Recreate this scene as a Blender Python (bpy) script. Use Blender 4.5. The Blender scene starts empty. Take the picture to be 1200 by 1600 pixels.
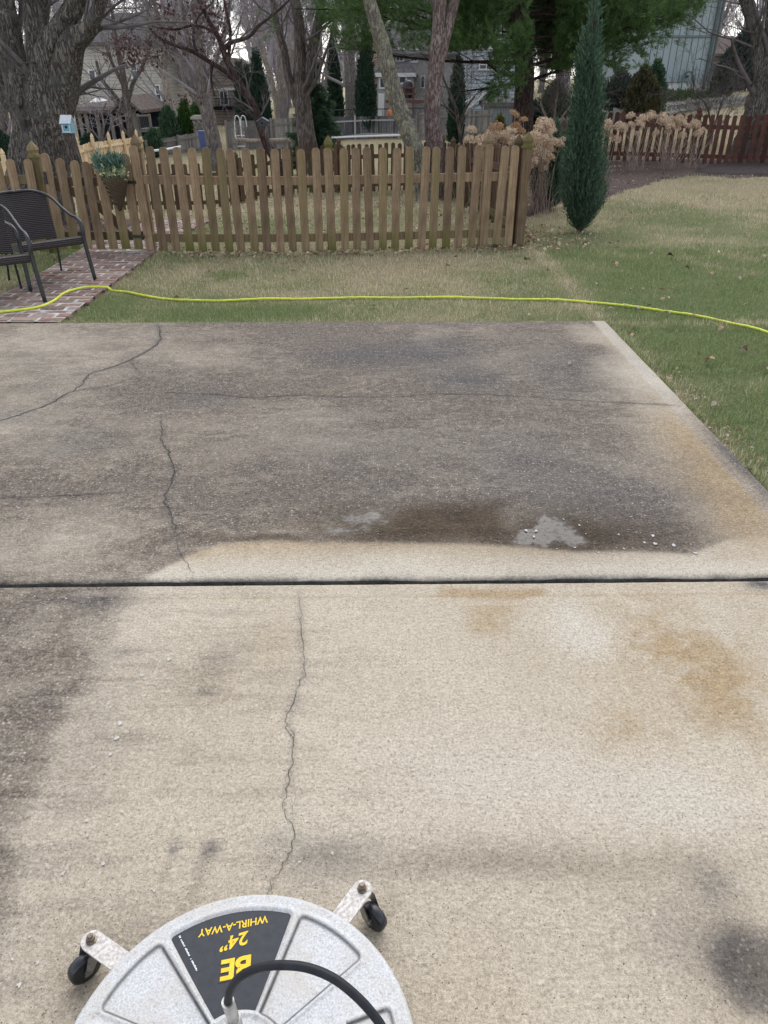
import bpy, bmesh, math, random
import numpy as np
from mathutils import Vector, Matrix

R = math.radians
scene = bpy.context.scene
# ---------------------------------------------------------------- camera, sky, sun, exposure
F_PX, PITCH, EYE = 1150.0, R(30.5), 1.65           # focal length in photo pixels (1200 x 1600)
cam_d = bpy.data.cameras.new("camera")
cam_d.sensor_width = 36.0
cam_d.sensor_fit = 'AUTO'
cam_d.lens = F_PX / 1600.0 * 36.0
cam_d.clip_start, cam_d.clip_end = 0.05, 3000.0
cam = bpy.data.objects.new("camera", cam_d)
scene.collection.objects.link(cam)
cam.location = (0, 0, EYE)
cam.rotation_euler = (math.pi / 2 - PITCH, 0, 0)
scene.camera = cam

SUN_DIR = Vector((0.10, 0.66, 0.75)).normalized()  # towards the sun
sun_el = math.asin(SUN_DIR.z)
sun_az = math.atan2(SUN_DIR.x, SUN_DIR.y)
world = bpy.data.worlds.new("World")
scene.world = world
world.use_nodes = True
wn, wl = world.node_tree.nodes, world.node_tree.links
wn.clear()
sky = wn.new('ShaderNodeTexSky')
sky.sky_type = 'NISHITA'
sky.sun_disc = False
sky.sun_elevation = sun_el
sky.sun_rotation = sun_az
sky.air_density, sky.dust_density, sky.ozone_density = 1.0, 1.2, 1.0
hs = wn.new('ShaderNodeHueSaturation')
hs.inputs['Saturation'].default_value = 0.30
hs.inputs['Value'].default_value = 1.0
bg = wn.new('ShaderNodeBackground')
bg.inputs['Strength'].default_value = 0.15
wo = wn.new('ShaderNodeOutputWorld')
wl.new(sky.outputs[0], hs.inputs['Color'])
wl.new(hs.outputs[0], bg.inputs[0])
wl.new(bg.outputs[0], wo.inputs[0])

sun_d = bpy.data.lights.new("sun", 'SUN')
sun_d.energy = 0.6
sun_d.angle = R(58)
sun_d.color = (1.0, 0.965, 0.91)
sun = bpy.data.objects.new("sun", sun_d)
sun.rotation_euler = SUN_DIR.to_track_quat('Z', 'Y').to_euler()
sun.location = (0, 0, 30)
scene.collection.objects.link(sun)
scene.view_settings.view_transform = 'Standard'
scene.view_settings.look = 'None'
scene.view_settings.gamma = 1.0
scene.view_settings.exposure = 1.20

# ---------------------------------------------------------------- where things stand
CP, SP = math.cos(PITCH), math.sin(PITCH)
def ray(px, py):
    a, b = (px - 600.0) / F_PX, (800.0 - py) / F_PX
    return np.array([a, CP + b * SP, -SP + b * CP])
def at(px, py, Y):
    """world point on the sight line of a photo pixel, Y metres in front"""
    d = ray(px, py)
    t = Y / d[1]
    return np.array([d[0] * t, Y, EYE + d[2] * t])
def ss(x):
    x = np.clip(x, 0, 1)
    return x * x * (3 - 2 * x)
def tz(x, y):
    """height of the ground"""
    x, y = np.asarray(x, float), np.asarray(y, float)
    L = np.interp(y, [0, 9, 13, 18, 30, 45, 80, 400], [0, -.01, -.20, -.60, -.92, -1.20, -1.5, -2]) - .42 * ss((-1.8 - x) / 2.5) * ss((y - 12) / 6)
    Rr = np.interp(y, [0, 18, 24, 35, 60, 400], [0, 0, .3, 1.1, 1.5, 2])
    s = ss((x - .09 * y) / (.17 * y.clip(0.5) + .3))
    z = L * (1 - s) + Rr * s - .035
    far = np.clip((y - 5.5) / 6, 0, 1)
    return z + far * .02 * (np.sin(x * 1.3 + y * .7) + np.sin(x * .6 - y * 1.1 + 2))
def gnd(px, py, dz=0.0):
    d = ray(px, py)
    z = 0.0
    for _ in range(30):
        t = (z - EYE) / d[2]
        t = min(max(t, .1), 300)
        z = .5 * z + .5 * float(tz(d[0] * t, d[1] * t)) if _ else float(tz(d[0] * t, d[1] * t))
    return np.array([d[0] * t, d[1] * t, float(tz(d[0] * t, d[1] * t)) + dz])
def plane(px, py, z):
    d = ray(px, py)
    t = (z - EYE) / d[2]
    return np.array([d[0] * t, d[1] * t, z])
def depth(p):
    return p[1] * CP - (p[2] - EYE) * SP
def mpp(p):
    """metres per photo pixel at a point"""
    return depth(p) / F_PX
def G3(x, y, dz=0.0):
    return np.array([x, y, float(tz(x, y)) + dz])

# ---------------------------------------------------------------- noise
_tab = np.random.default_rng(5).random((256, 256))
def vn(x, y):
    x, y = np.asarray(x, float), np.asarray(y, float)
    xi, yi = np.floor(x).astype(int), np.floor(y).astype(int)
    u, v = x - xi, y - yi
    u, v = u * u * (3 - 2 * u), v * v * (3 - 2 * v)
    a, b = _tab[xi & 255, yi & 255], _tab[(xi + 1) & 255, yi & 255]
    c, d = _tab[xi & 255, (yi + 1) & 255], _tab[(xi + 1) & 255, (yi + 1) & 255]
    return (a * (1 - u) + b * u) * (1 - v) + (c * (1 - u) + d * u) * v
def fbm(x, y, o=4, s=0):
    r, a, t = 0, .5, 0
    for i in range(o):
        r = r + a * vn(x * 2 ** i + 17.3 * (i + s), y * 2 ** i + 9.1 * (i + 2 * s))
        t += a
        a *= .55
    return r / t

# ---------------------------------------------------------------- mesh helpers
def mk(name, V, polys):
    me = bpy.data.meshes.new(name)
    V = np.asarray(V, np.float32).reshape(-1, 3)
    me.vertices.add(len(V))
    me.vertices.foreach_set('co', V.ravel())
    polys = [np.asarray(p, np.int32) for p in polys if len(p)]
    loops = np.concatenate([p.ravel() for p in polys])
    cnt = np.concatenate([np.full(len(p), p.shape[1], np.int32) for p in polys])
    st = np.concatenate([[0], np.cumsum(cnt)[:-1]]).astype(np.int32)
    me.loops.add(len(loops))
    me.loops.foreach_set('vertex_index', loops)
    me.polygons.add(len(cnt))
    me.polygons.foreach_set('loop_start', st)
    me.update(calc_edges=True)
    me.polygons.foreach_set('use_smooth', np.zeros(len(cnt), bool))
    return me
def smooth(me, on=True):
    me.polygons.foreach_set('use_smooth', np.full(len(me.polygons), on))
def tubes(P, Rd, s=5):
    P, Rd = np.asarray(P, float), np.asarray(Rd, float)
    if P.ndim == 2:
        P, Rd = P[None], Rd[None]
    M, K, _ = P.shape
    T = np.gradient(P, axis=1)
    T /= np.linalg.norm(T, axis=2, keepdims=True) + 1e-9
    mean = np.abs(P[:, -1] - P[:, 0])
    ref = np.zeros((M, 3))
    ref[np.arange(M), np.argmin(mean, axis=1)] = 1
    U = np.cross(T, ref[:, None, :])
    U /= np.linalg.norm(U, axis=2, keepdims=True) + 1e-9
    W = np.cross(T, U)
    a = np.arange(s) * 2 * np.pi / s
    ring = P[:, :, None, :] + Rd[:, :, None, None] * (np.cos(a)[None, None, :, None] * U[:, :, None, :] + np.sin(a)[None, None, :, None] * W[:, :, None, :])
    V = ring.reshape(-1, 3)
    i = np.arange(M)[:, None, None] * K * s + np.arange(K - 1)[None, :, None] * s + np.arange(s)[None, None, :]
    j = i - np.arange(s)[None, None, :] + ((np.arange(s) + 1) % s)[None, None, :]
    Q = np.stack([i, j, j + s, i + s], -1).reshape(-1, 4)
    return V, Q
def spline(pts, n):
    """Catmull-Rom through pts (any columns), n samples"""
    p = np.asarray(pts, float)
    p = np.vstack([2 * p[0] - p[1], p, 2 * p[-1] - p[-2]])
    m = len(p) - 3
    t = np.linspace(0, m - 1e-6, n)
    k = t.astype(int)
    u = (t - k)[:, None]
    a, b, c, d = p[k], p[k + 1], p[k + 2], p[k + 3]
    return .5 * (2 * b + (c - a) * u + (2 * a - 5 * b + 4 * c - d) * u ** 2 + (3 * b - a - 3 * c + d) * u ** 3)

class MB:
    """collects shapes for ONE mesh object"""
    def __init__(s):
        s.V, s.P, s.n = [], [], 0
    def add(s, V, *polys):
        V = np.asarray(V, float).reshape(-1, 3)
        for p in polys:
            if len(p):
                s.P.append(np.asarray(p, int) + s.n)
        s.V.append(V)
        s.n += len(V)
        return s
    def box(s, c, size, rz=0.0, M=None):
        h = np.array(size, float) / 2
        v = np.array([[x, y, z] for z in (-1, 1) for x, y in ((-1, -1), (1, -1), (1, 1), (-1, 1))]) * h
        if M is not None:
            v = v @ np.array(M).T
        if rz:
            ca, sa = math.cos(rz), math.sin(rz)
            v = v @ np.array([[ca, sa, 0], [-sa, ca, 0], [0, 0, 1]])
        f = [[0, 3, 2, 1], [4, 5, 6, 7], [0, 1, 5, 4], [1, 2, 6, 5], [2, 3, 7, 6], [3, 0, 4, 7]]
        return s.add(v + np.array(c, float), f)
    def beam(s, a, b, w, h):
        """box of section w x h from a to b"""
        a, b = np.array(a, float), np.array(b, float)
        t = b - a
        L = np.linalg.norm(t)
        t /= L
        up = np.array([0, 0, 1.0]) if abs(t[2]) < .9 else np.array([0, 1.0, 0])
        u = np.cross(t, up); u /= np.linalg.norm(u)
        v = np.cross(u, t)
        return s.box((a + b) / 2, (L, w, h), M=np.stack([t, u, v], 1))
    def tube(s, P, Rd, n=8, cap=True):
        P = np.asarray(P, float)
        Rd = np.broadcast_to(np.asarray(Rd, float), (len(P),))
        V, Q = tubes(P, Rd, n)
        k = len(P)
        caps = [np.arange(n)[::-1], np.arange(n) + (k - 1) * n] if cap else []
        s.add(V, Q)
        s.n -= len(V)
        for c in caps:
            s.P.append(np.array([c]) + s.n)
        s.n += len(V)
        return s
    def lathe(s, prof, n=24, c=(0, 0, 0), cap=True):
        prof = np.asarray(prof, float)
        a = np.arange(n) * 2 * np.pi / n
        V = np.stack([prof[:, 0:1] * np.cos(a), prof[:, 0:1] * np.sin(a), np.repeat(prof[:, 1:2], n, 1)], -1).reshape(-1, 3)
        k = len(prof)
        i = np.arange(k - 1)[:, None] * n + np.arange(n)
        j = np.arange(k - 1)[:, None] * n + (np.arange(n) + 1) % n
        s.add(V + np.array(c), np.stack([i, j, j + n, i + n], -1).reshape(-1, 4))
        s.n -= len(V)
        if cap:
            s.P.append(np.array([np.arange(n)[::-1]]) + s.n)
            s.P.append(np.array([np.arange(n) + (k - 1) * n]) + s.n)
        s.n += len(V)
        return s
    def prism(s, poly, y0, y1, plane_='xz'):
        """extrude a 2D polygon"""
        p = np.asarray(poly, float)
        n = len(p)
        def put(y):
            if plane_ == 'xz':
                return np.stack([p[:, 0], np.full(n, y), p[:, 1]], 1)
            if plane_ == 'xy':
                return np.stack([p[:, 0], p[:, 1], np.full(n, y)], 1)
            return np.stack([np.full(n, y), p[:, 0], p[:, 1]], 1)
        V = np.vstack([put(y0), put(y1)])
        i = np.arange(n)
        j = (i + 1) % n
        s.add(V, np.stack([i, j, j + n, i + n], 1))
        s.n -= 2 * n
        s.P.append(np.array([i[::-1]]) + s.n)
        s.P.append(np.array([i + n]) + s.n)
        s.n += 2 * n
        return s
    def mesh(s, name, m, origin=None, sm=False):
        V = np.vstack(s.V)
        if origin is not None:
            V = V - np.asarray(origin, float)
        by = {}
        for p in s.P:
            by.setdefault(p.shape[1], []).append(p)
        me = mk(name, V, [np.vstack(v) for v in by.values()])
        if sm:
            smooth(me)
        if m:
            me.materials.append(m)
        return me
    def build(s, name, m, parent=None, origin=None, sm=False):
        """links ONE object; given in world coordinates when the parent is unrotated"""
        if origin is None and parent is not None and 'o' in parent:
            origin = parent['o']
        o = bpy.data.objects.new(name, s.mesh(name, m, origin, sm))
        scene.collection.objects.link(o)
        o.parent = parent
        return o

def tag(o, label=None, cat=None, group=None, kind=None):
    if label: o['label'] = label
    if cat: o['category'] = cat
    if group: o['group'] = group
    if kind: o['kind'] = kind
    return o
def thing(name, label, cat, loc=(0, 0, 0), rz=0.0, group=None, local=False):
    """an Empty at a thing's base; its parts are then built in world coordinates unless local"""
    o = bpy.data.objects.new(name, None)
    o.empty_display_size = .1
    scene.collection.objects.link(o)
    o.location = tuple(float(v) for v in loc)
    o.rotation_euler = (0, 0, rz)
    if not local:
        o['o'] = [float(v) for v in loc]
    return tag(o, label, cat, group)
def clone(o, parent=None):
    """a thing or part with copies of everything under it"""
    c = o.copy()
    scene.collection.objects.link(c)
    c.parent = parent
    for ch in list(o.children):
        clone(ch, c)
    return c
def sub(o, parent, loc=None):
    """a copied part sharing mesh data"""
    c = o.copy()
    scene.collection.objects.link(c)
    c.parent = parent
    if loc is not None:
        c.location = loc
    return c

# ---------------------------------------------------------------- materials
class NT:
    def __init__(s, name):
        s.m = bpy.data.materials.new(name)
        s.m.use_nodes = True
        s.t = s.m.node_tree
        s.t.nodes.clear()
        s.out = s.t.nodes.new('ShaderNodeOutputMaterial')
        s.b = s.t.nodes.new('ShaderNodeBsdfPrincipled')
        s.t.links.new(s.b.outputs[0], s.out.inputs[0])
    def n(s, typ, **k):
        nd = s.t.nodes.new(typ)
        for a, v in k.items():
            setattr(nd, a, v)
        return nd
    def l(s, a, b):
        s.t.links.new(a, b)
    def put(s, sock, v):
        if hasattr(v, 'links') or isinstance(v, bpy.types.NodeSocket):
            s.l(v, sock)
        else:
            sock.default_value = v
    def co(s, kind='Object', scale=(1, 1, 1)):
        tc = s.n('ShaderNodeTexCoord')
        mp = s.n('ShaderNodeMapping')
        mp.inputs['Scale'].default_value = scale
        s.l(tc.outputs[kind], mp.inputs[0])
        return mp.outputs[0]
    def noise(s, vec, scale, detail=4, rough=.6):
        nd = s.n('ShaderNodeTexNoise')
        nd.inputs['Scale'].default_value = scale
        nd.inputs['Detail'].default_value = detail
        nd.inputs['Roughness'].default_value = rough
        s.l(vec, nd.inputs['Vector'])
        return nd.outputs['Fac']
    def vor(s, vec, scale, feature='F1', out='Distance'):
        nd = s.n('ShaderNodeTexVoronoi', feature=feature)
        nd.inputs['Scale'].default_value = scale
        s.l(vec, nd.inputs['Vector'])
        return nd.outputs[out]
    def ramp(s, fac, stops):
        nd = s.n('ShaderNodeValToRGB')
        e = nd.color_ramp.elements
        while len(e) > 1:
            e.remove(e[-1])
        for i, (p, c) in enumerate(stops):
            el = e[0] if i == 0 else e.new(p)
            el.position = p
            c = c if hasattr(c, '__len__') else (c, c, c)
            el.color = (*c[:3], 1)
        s.put(nd.inputs[0], fac)
        return nd.outputs[0]
    def math(s, op, a, b=0.0, clamp=False):
        nd = s.n('ShaderNodeMath', operation=op)
        nd.use_clamp = clamp
        s.put(nd.inputs[0], a)
        s.put(nd.inputs[1], b)
        return nd.outputs[0]
    def mix(s, fac, a, b, typ='MIX'):
        nd = s.n('ShaderNodeMix', data_type='RGBA', blend_type=typ)
        s.put(nd.inputs[0], fac)
        for sock, v in ((nd.inputs[6], a), (nd.inputs[7], b)):
            if isinstance(v, bpy.types.NodeSocket):
                s.l(v, sock)
            else:
                v = v if hasattr(v, '__len__') else (v, v, v)
                sock.default_value = (*v[:3], 1)
        return nd.outputs[2]
    def attr(s, name):
        return s.n('ShaderNodeAttribute', attribute_name=name).outputs['Fac']
    def bump(s, h, dist=.01, strength=.5):
        nd = s.n('ShaderNodeBump')
        nd.inputs['Distance'].default_value = dist
        nd.inputs['Strength'].default_value = strength
        s.l(h, nd.inputs['Height'])
        s.l(nd.outputs[0], s.b.inputs['Normal'])
    def fin(s, col, rough=.8, spec=.3, metal=0.0):
        s.put(s.b.inputs['Base Color'], col if isinstance(col, bpy.types.NodeSocket) else (*col[:3], 1))
        s.put(s.b.inputs['Roughness'], rough)
        s.put(s.b.inputs['Specular IOR Level'], spec)
        s.put(s.b.inputs['Metallic'], metal)
        return s.m
def noisy(name, c1, c2, scale=20, stretch=(1, 1, 1), rough=.85, spec=.25, bump=.004, rnd=.0, metal=0.0, lo=.3, hi=.7, bs=.6):
    t = NT(name)
    v = t.co('Object', stretch)
    n = t.noise(v, scale, 5)
    c = t.ramp(n, [(lo, c1), (hi, c2)])
    if rnd:
        r = t.n('ShaderNodeObjectInfo').outputs['Random']
        c = t.mix(1.0, c, t.ramp(r, [(0, 1 - rnd), (1, 1 + rnd * .6)]), 'MULTIPLY')
    if bump:
        t.bump(n, bump, bs)
    return t.fin(c, rough, spec, metal)
def leafy(name, stops, rough=.7, trans=.25, spec=.2, nscale=0.0):
    """many small leaves: one tone per leaf"""
    t = NT(name)
    r = t.n('ShaderNodeNewGeometry').outputs['Random Per Island']
    if nscale:
        r = t.math('ADD', t.math('MULTIPLY', r, .6), t.math('MULTIPLY', t.noise(t.co('Object'), nscale, 2), .4))
    c = t.ramp(r, stops)
    t.fin(c, rough, spec)
    if trans:
        tr = t.n('ShaderNodeBsdfTranslucent')
        t.l(c, tr.inputs[0])
        mx = t.n('ShaderNodeMixShader')
        mx.inputs[0].default_value = trans
        t.l(t.b.outputs[0], mx.inputs[1])
        t.l(tr.outputs[0], mx.inputs[2])
        t.l(mx.outputs[0], t.out.inputs[0])
    return t.m
def plain(name, c, rough=.5, spec=.5, metal=0.0, var=.12, scale=30):
    c = np.array(c)
    return noisy(name, tuple(c * (1 - var)), tuple(np.minimum(c * (1 + var), 1)), scale, rough=rough, spec=spec, metal=metal, bump=0)
rng = np.random.default_rng(11)
# ---------------------------------------------------------------- the lawn: one sheet to the horizon
SLAB_R = 1.775                                      # right edge of the patio
JOINT_Y = 2.285
FAR_Y = 5.765
ROT = R(0.8)                                        # the patio is turned a little
def slab2w(x, y):
    return x * math.cos(ROT) - y * math.sin(ROT) + .06, y * math.cos(ROT) + x * math.sin(ROT)
def w2slab(x, y):
    x = x - .06
    return x * math.cos(ROT) + y * math.sin(ROT), y * math.cos(ROT) - x * math.sin(ROT)

def in_slab(x, y, m=0.0):
    u, v = w2slab(x, y)
    return (u < SLAB_R + m) & (v < FAR_Y + m)
PATH_X0, PATH_X1 = -3.42, -2.55
def in_path(x, y, m=0.0):
    return (x > PATH_X0 - m) & (x < PATH_X1 + m + .03 * np.sin(y * 3)) & (y > 5.5) & (y < 12.5)
def in_poly(x, y, poly):
    x, y = np.asarray(x), np.asarray(y)
    r = np.zeros(x.shape, bool)
    n = len(poly)
    for i in range(n):
        x0, y0 = poly[i][:2]
        x1, y1 = poly[(i + 1) % n][:2]
        c = ((y0 > y) != (y1 > y)) & (x < (x1 - x0) * (y - y0) / (y1 - y0 + 1e-12) + x0)
        r ^= c
    return r
def poly_sd(x, y, poly):
    """signed distance to a polygon, positive inside"""
    d = np.full(x.shape, 1e9)
    n = len(poly)
    for i in range(n):
        ax, ay = poly[i][:2]
        bx, by = poly[(i + 1) % n][:2]
        ex, ey = bx - ax, by - ay
        t = np.clip(((x - ax) * ex + (y - ay) * ey) / (ex * ex + ey * ey + 1e-12), 0, 1)
        d = np.minimum(d, np.hypot(x - ax - t * ex, y - ay - t * ey))
    return np.where(in_poly(x, y, poly), d, -d)
def straw_at(x, y):
    """how dry the lawn is: straw by the fence and slab edges, greener to the right"""
    s = .46 + 1.15 * (fbm(x * .55, y * .8, 4, 3) - .5) + .9 * (fbm(x * 2.2, y * 2.6, 3, 8) - .5)
    s += .22 * np.exp(-((y - 7.6) / .8) ** 2) * ss((2.2 - x) / 1.5)
    s += .42 * ss((y - 9.0) / 5) 
    s -= .30 * ss((x - 1.5) / 1.2) * ss((9.5 - y) / 2)
    s -= .25 * np.exp(-((y - 6.25) / .35) ** 2) * ss((1.5 - x) / 1)
    u, v = w2slab(x, y)
    e = np.minimum(np.abs(v - FAR_Y), np.abs(u - SLAB_R))
    s += .45 * np.exp(-(e / .09) ** 2)
    return np.clip(s, 0, 1)

t = NT("lawn")
v = t.co('Object')
n1 = t.noise(v, 9, 6, .7)
n2 = t.noise(v, 70, 4, .7)
st = t.attr('straw')
green = t.ramp(n2, [(.3, (.068, .095, .036)), (.7, (.15, .185, .08))])
dry = t.ramp(n2, [(.3, (.19, .155, .095)), (.7, (.38, .325, .21))])
c = t.mix(t.math('ADD', st, t.math('MULTIPLY', t.math('SUBTRACT', n1, .5), .7), True), green, dry)
c = t.mix(t.ramp(t.noise(v, 38, 3, .7), [(.30, .8), (.42, 0)]), c, (.06, .048, .030))
t.bump(n2, .03, .8)
M_LAWN = t.fin(c, .95, .1)
gx = np.concatenate([-np.geomspace(10, 420, 24)[::-1], np.arange(-9.85, 12, .15), np.geomspace(12, 420, 24)])
gy = np.concatenate([[-60, -30, -15, -8], np.arange(-5, 24, .15), np.geomspace(24, 900, 40)])
X, Y = np.meshgrid(gx, gy)
u_, v_ = w2slab(X, Y)
Z = tz(X, Y) + .012 * (fbm(X * 2.3, Y * 2.3, 3) - .5)
edge = np.maximum(u_ - SLAB_R, v_ - FAR_Y)          # worn soil line along the patio's edge, open ground under it
Z = np.where(edge < -.1, -.2, Z)
Z -= .035 * np.exp(-((u_ - SLAB_R - .04) / .06) ** 2) * (v_ < FAR_Y + .1)
ny, nx = X.shape
i = np.arange(ny - 1)[:, None] * nx + np.arange(nx - 1)
me = mk("lawn", np.stack([X, Y, Z], -1), [np.stack([i, i + 1, i + 1 + nx, i + nx], -1).reshape(-1, 4)])
smooth(me)
a = me.attributes.new('straw', 'FLOAT', 'POINT')
a.data.foreach_set('value', straw_at(X, Y).ravel().astype(np.float32))
me.materials.append(M_LAWN)
lawn = bpy.data.objects.new("lawn", me)
scene.collection.objects.link(lawn)
tag(lawn, "patchy green and straw coloured winter lawn behind the patio", kind='structure')

# ---------------------------------------------------------------- mulch beds
BED_R = [gnd(*p)[:2] for p in [(940, 316), (985, 296), (1035, 281), (1090, 274), (1150, 279), (1199, 276), (1300, 274), (1300, 242), (1200, 244), (1060, 250), (960, 252), (900, 262), (880, 300)]]
BED_M = [gnd(*p)[:2] for p in [(818, 345), (846, 332), (880, 318), (940, 312), (960, 282), (930, 255), (880, 250), (826, 262)]]
BED_R2 = [gnd(*p)[:2] for p in [(1075, 272), (1120, 276), (1200, 277), (1300, 275), (1300, 246), (1200, 246), (1150, 250), (1110, 258)]]
BED_FENCE = [(-2.4, 8.35), (1.5, 8.62), (1.5, 8.95), (-2.4, 8.7)]
BED_OAK = [(-5.6, 9.6), (-3.6, 9.4), (-3.4, 11.6), (-5.6, 12.2)]
def sheet(name, poly, m, dz, res, label):
    p = np.array(poly)
    xs = np.arange(p[:, 0].min() - .2, p[:, 0].max() + .2, res)
    ys = np.arange(p[:, 1].min() - .2, p[:, 1].max() + .2, res)
    X, Y = np.meshgrid(xs, ys)
    sd = poly_sd(X, Y, poly) + .22 * (fbm(X * 3, Y * 3, 3) - .5)
    k = sd > 0
    Z = tz(X, Y) + .012 * (fbm(X * 2.3, Y * 2.3, 3) - .5) + dz * np.clip(sd / .12, -.6, 1) + .02 * (fbm(X * 14, Y * 14, 2, 4) - .5) * (sd > .05)
    ny, nx = X.shape
    i = (np.arange(ny - 1)[:, None] * nx + np.arange(nx - 1))
    f = np.stack([i, i + 1, i + 1 + nx, i + nx], -1).reshape(-1, 4)
    kk = k.ravel()
    f = f[kk[f].any(1)]
    used = np.unique(f)
    remap = np.zeros(nx * ny, int)
    remap[used] = np.arange(len(used))
    me = mk(name, np.stack([X, Y, Z], -1).reshape(-1, 3)[used], [remap[f]])
    smooth(me)
    me.materials.append(m)
    o = bpy.data.objects.new(name, me)
    scene.collection.objects.link(o)
    return tag(o, label, kind='structure')
def soil(name, c1, c2):
    t = NT(name)
    v = t.co('Object')
    w = t.vor(v, 26, out='Color')
    n = t.noise(v, 45, 5, .75)
    c = t.mix(.45, t.ramp(n, [(.3, c1), (.72, c2)]), t.ramp(w, [(.15, c1), (.9, c2)]))
    t.bump(n, .04, .9)
    return t.fin(c, .95, .15)
M_MULCH = soil("mulch", (.045, .034, .030), (.19, .142, .125))
M_MULCHD = soil("dark_mulch", (.028, .022, .022), (.105, .082, .080))
sheet("mulch_bed", BED_R, M_MULCH, .03, .07, "brown mulch bed along the red brown fence")
sheet("mulch_bed", BED_M, M_MULCH, .03, .05, "leaf strewn mulch bed beside the picket fence corner")
sheet("dark_mulch_bed", BED_R2, M_MULCHD, .06, .07, "dark mulch mound at the foot of the right tree")
sheet("mulch_bed", BED_OAK, M_MULCH, .03, .08, "soil bed round the big old tree")

# ---------------------------------------------------------------- grass blades (nobody could count them)
def scatter(n, x0, x1, y0, y1, dens):
    x, y = rng.uniform(x0, x1, n), rng.uniform(y0, y1, n)
    k = rng.random(n) < dens(x, y)
    return x[k], y[k]
def blades(x, y, hgt, wid):
    n = len(x)
    z = tz(x, y) + .012 * (fbm(x * 2.3, y * 2.3, 3) - .5) - .004
    az = rng.uniform(0, 2 * np.pi, n)
    lean = rng.uniform(.1, 1.15, n)
    h = hgt * rng.uniform(.5, 1.2, n)
    d = np.stack([np.cos(az), np.sin(az)], 1)
    side = np.stack([-d[:, 1], d[:, 0]], 1) * (wid * rng.uniform(.7, 1.3, n))[:, None]
    base = np.stack([x, y, z], 1)
    s3 = np.concatenate([side, np.zeros((n, 1))], 1)
    tip = base + np.concatenate([d * (h * np.sin(lean))[:, None], (h * np.cos(lean))[:, None]], 1)
    V = np.stack([base - s3, base + s3, tip], 1).reshape(-1, 3)
    return V
def free(x, y):
    k = ~in_slab(x, y, -.025 + .035 * fbm(x * 9, y * 9, 2)) & ~in_path(x, y)
    for p in (BED_R, BED_M, BED_R2, BED_OAK):
        k &= ~in_poly(x, y, p)
    return k
xs, ys = [], []
for (n, x0, x1, y0, y1) in ((95000, 1.55, 5.2, 2.4, 6.0), (210000, -4.6, 6.2, 5.6, 8.9), (95000, -6, 8.5, 8.9, 13.5), (60000, -6, 12, 13.5, 24)):
    x, y = rng.uniform(x0, x1, n), rng.uniform(y0, y1, n)
    k = free(x, y) & (np.abs(x) < .62 * y + .6)
    k &= rng.random(n) < .45 + .75 * fbm(x * 5, y * 5, 3, 6)
    xs.append(x[k]); ys.append(y[k])
x, y = np.concatenate(xs), np.concatenate(ys)
s = straw_at(x, y) + rng.normal(0, .22, len(x))
sc = 1 + np.clip((y - 7) * .09, 0, 1.4)
ex, ey = [], []
u1 = rng.uniform(-6.0, SLAB_R + .03, 16000); v1 = FAR_Y + rng.uniform(-.004, .05, 16000)
u2 = SLAB_R + rng.uniform(-.002, .05, 9000); v2 = rng.uniform(2.4, FAR_Y + .02, 9000)
eu, ev = np.concatenate([u1, u2]), np.concatenate([v1, v2])
ke = fbm(eu * 4, ev * 4, 4, 2) > .42
X1, Y1 = slab2w(eu[ke], ev[ke])
kk = ~in_path(X1, Y1)
X1, Y1 = X1[kk], Y1[kk]
x, y = np.concatenate([x, X1]), np.concatenate([y, Y1])
s = np.concatenate([s, .35 + rng.normal(0, .3, len(X1))])
sc = np.concatenate([sc, np.full(len(X1), 1.25)])
tuft = .55 + .95 * fbm(x * 7, y * 7, 3, 1)
V = blades(x, y, .044 * sc * tuft, .0021 * sc)
me = mk("grass", V, [np.arange(len(V)).reshape(-1, 3)])
a = me.attributes.new('straw', 'FLOAT', 'POINT')
a.data.foreach_set('value', np.repeat(np.clip(s, 0, 1), 3).astype(np.float32))
t = NT("grass")
r = t.n('ShaderNodeNewGeometry').outputs['Random Per Island']
g = t.ramp(r, [(0, (.12, .172, .056)), (.5, (.21, .262, .105)), (1, (.34, .385, .185))])
d = t.ramp(r, [(0, (.30, .25, .15)), (.5, (.53, .465, .305)), (1, (.72, .65, .49))])
c = t.mix(t.ramp(t.attr('straw'), [(.42, 0), (.58, 1)]), g, d)
t.fin(c, .7, .2)
tr = t.n('ShaderNodeBsdfTranslucent')
t.l(c, tr.inputs[0])
mx = t.n('ShaderNodeMixShader')
mx.inputs[0].default_value = .3
t.l(t.b.outputs[0], mx.inputs[1])
t.l(tr.outputs[0], mx.inputs[2])
t.l(mx.outputs[0], t.out.inputs[0])
me.materials.append(t.m)
grass = bpy.data.objects.new("grass", me)
scene.collection.objects.link(grass)
tag(grass, "short grass blades, green mixed with dry straw, on the lawn", "grass", kind='stuff')

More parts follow.
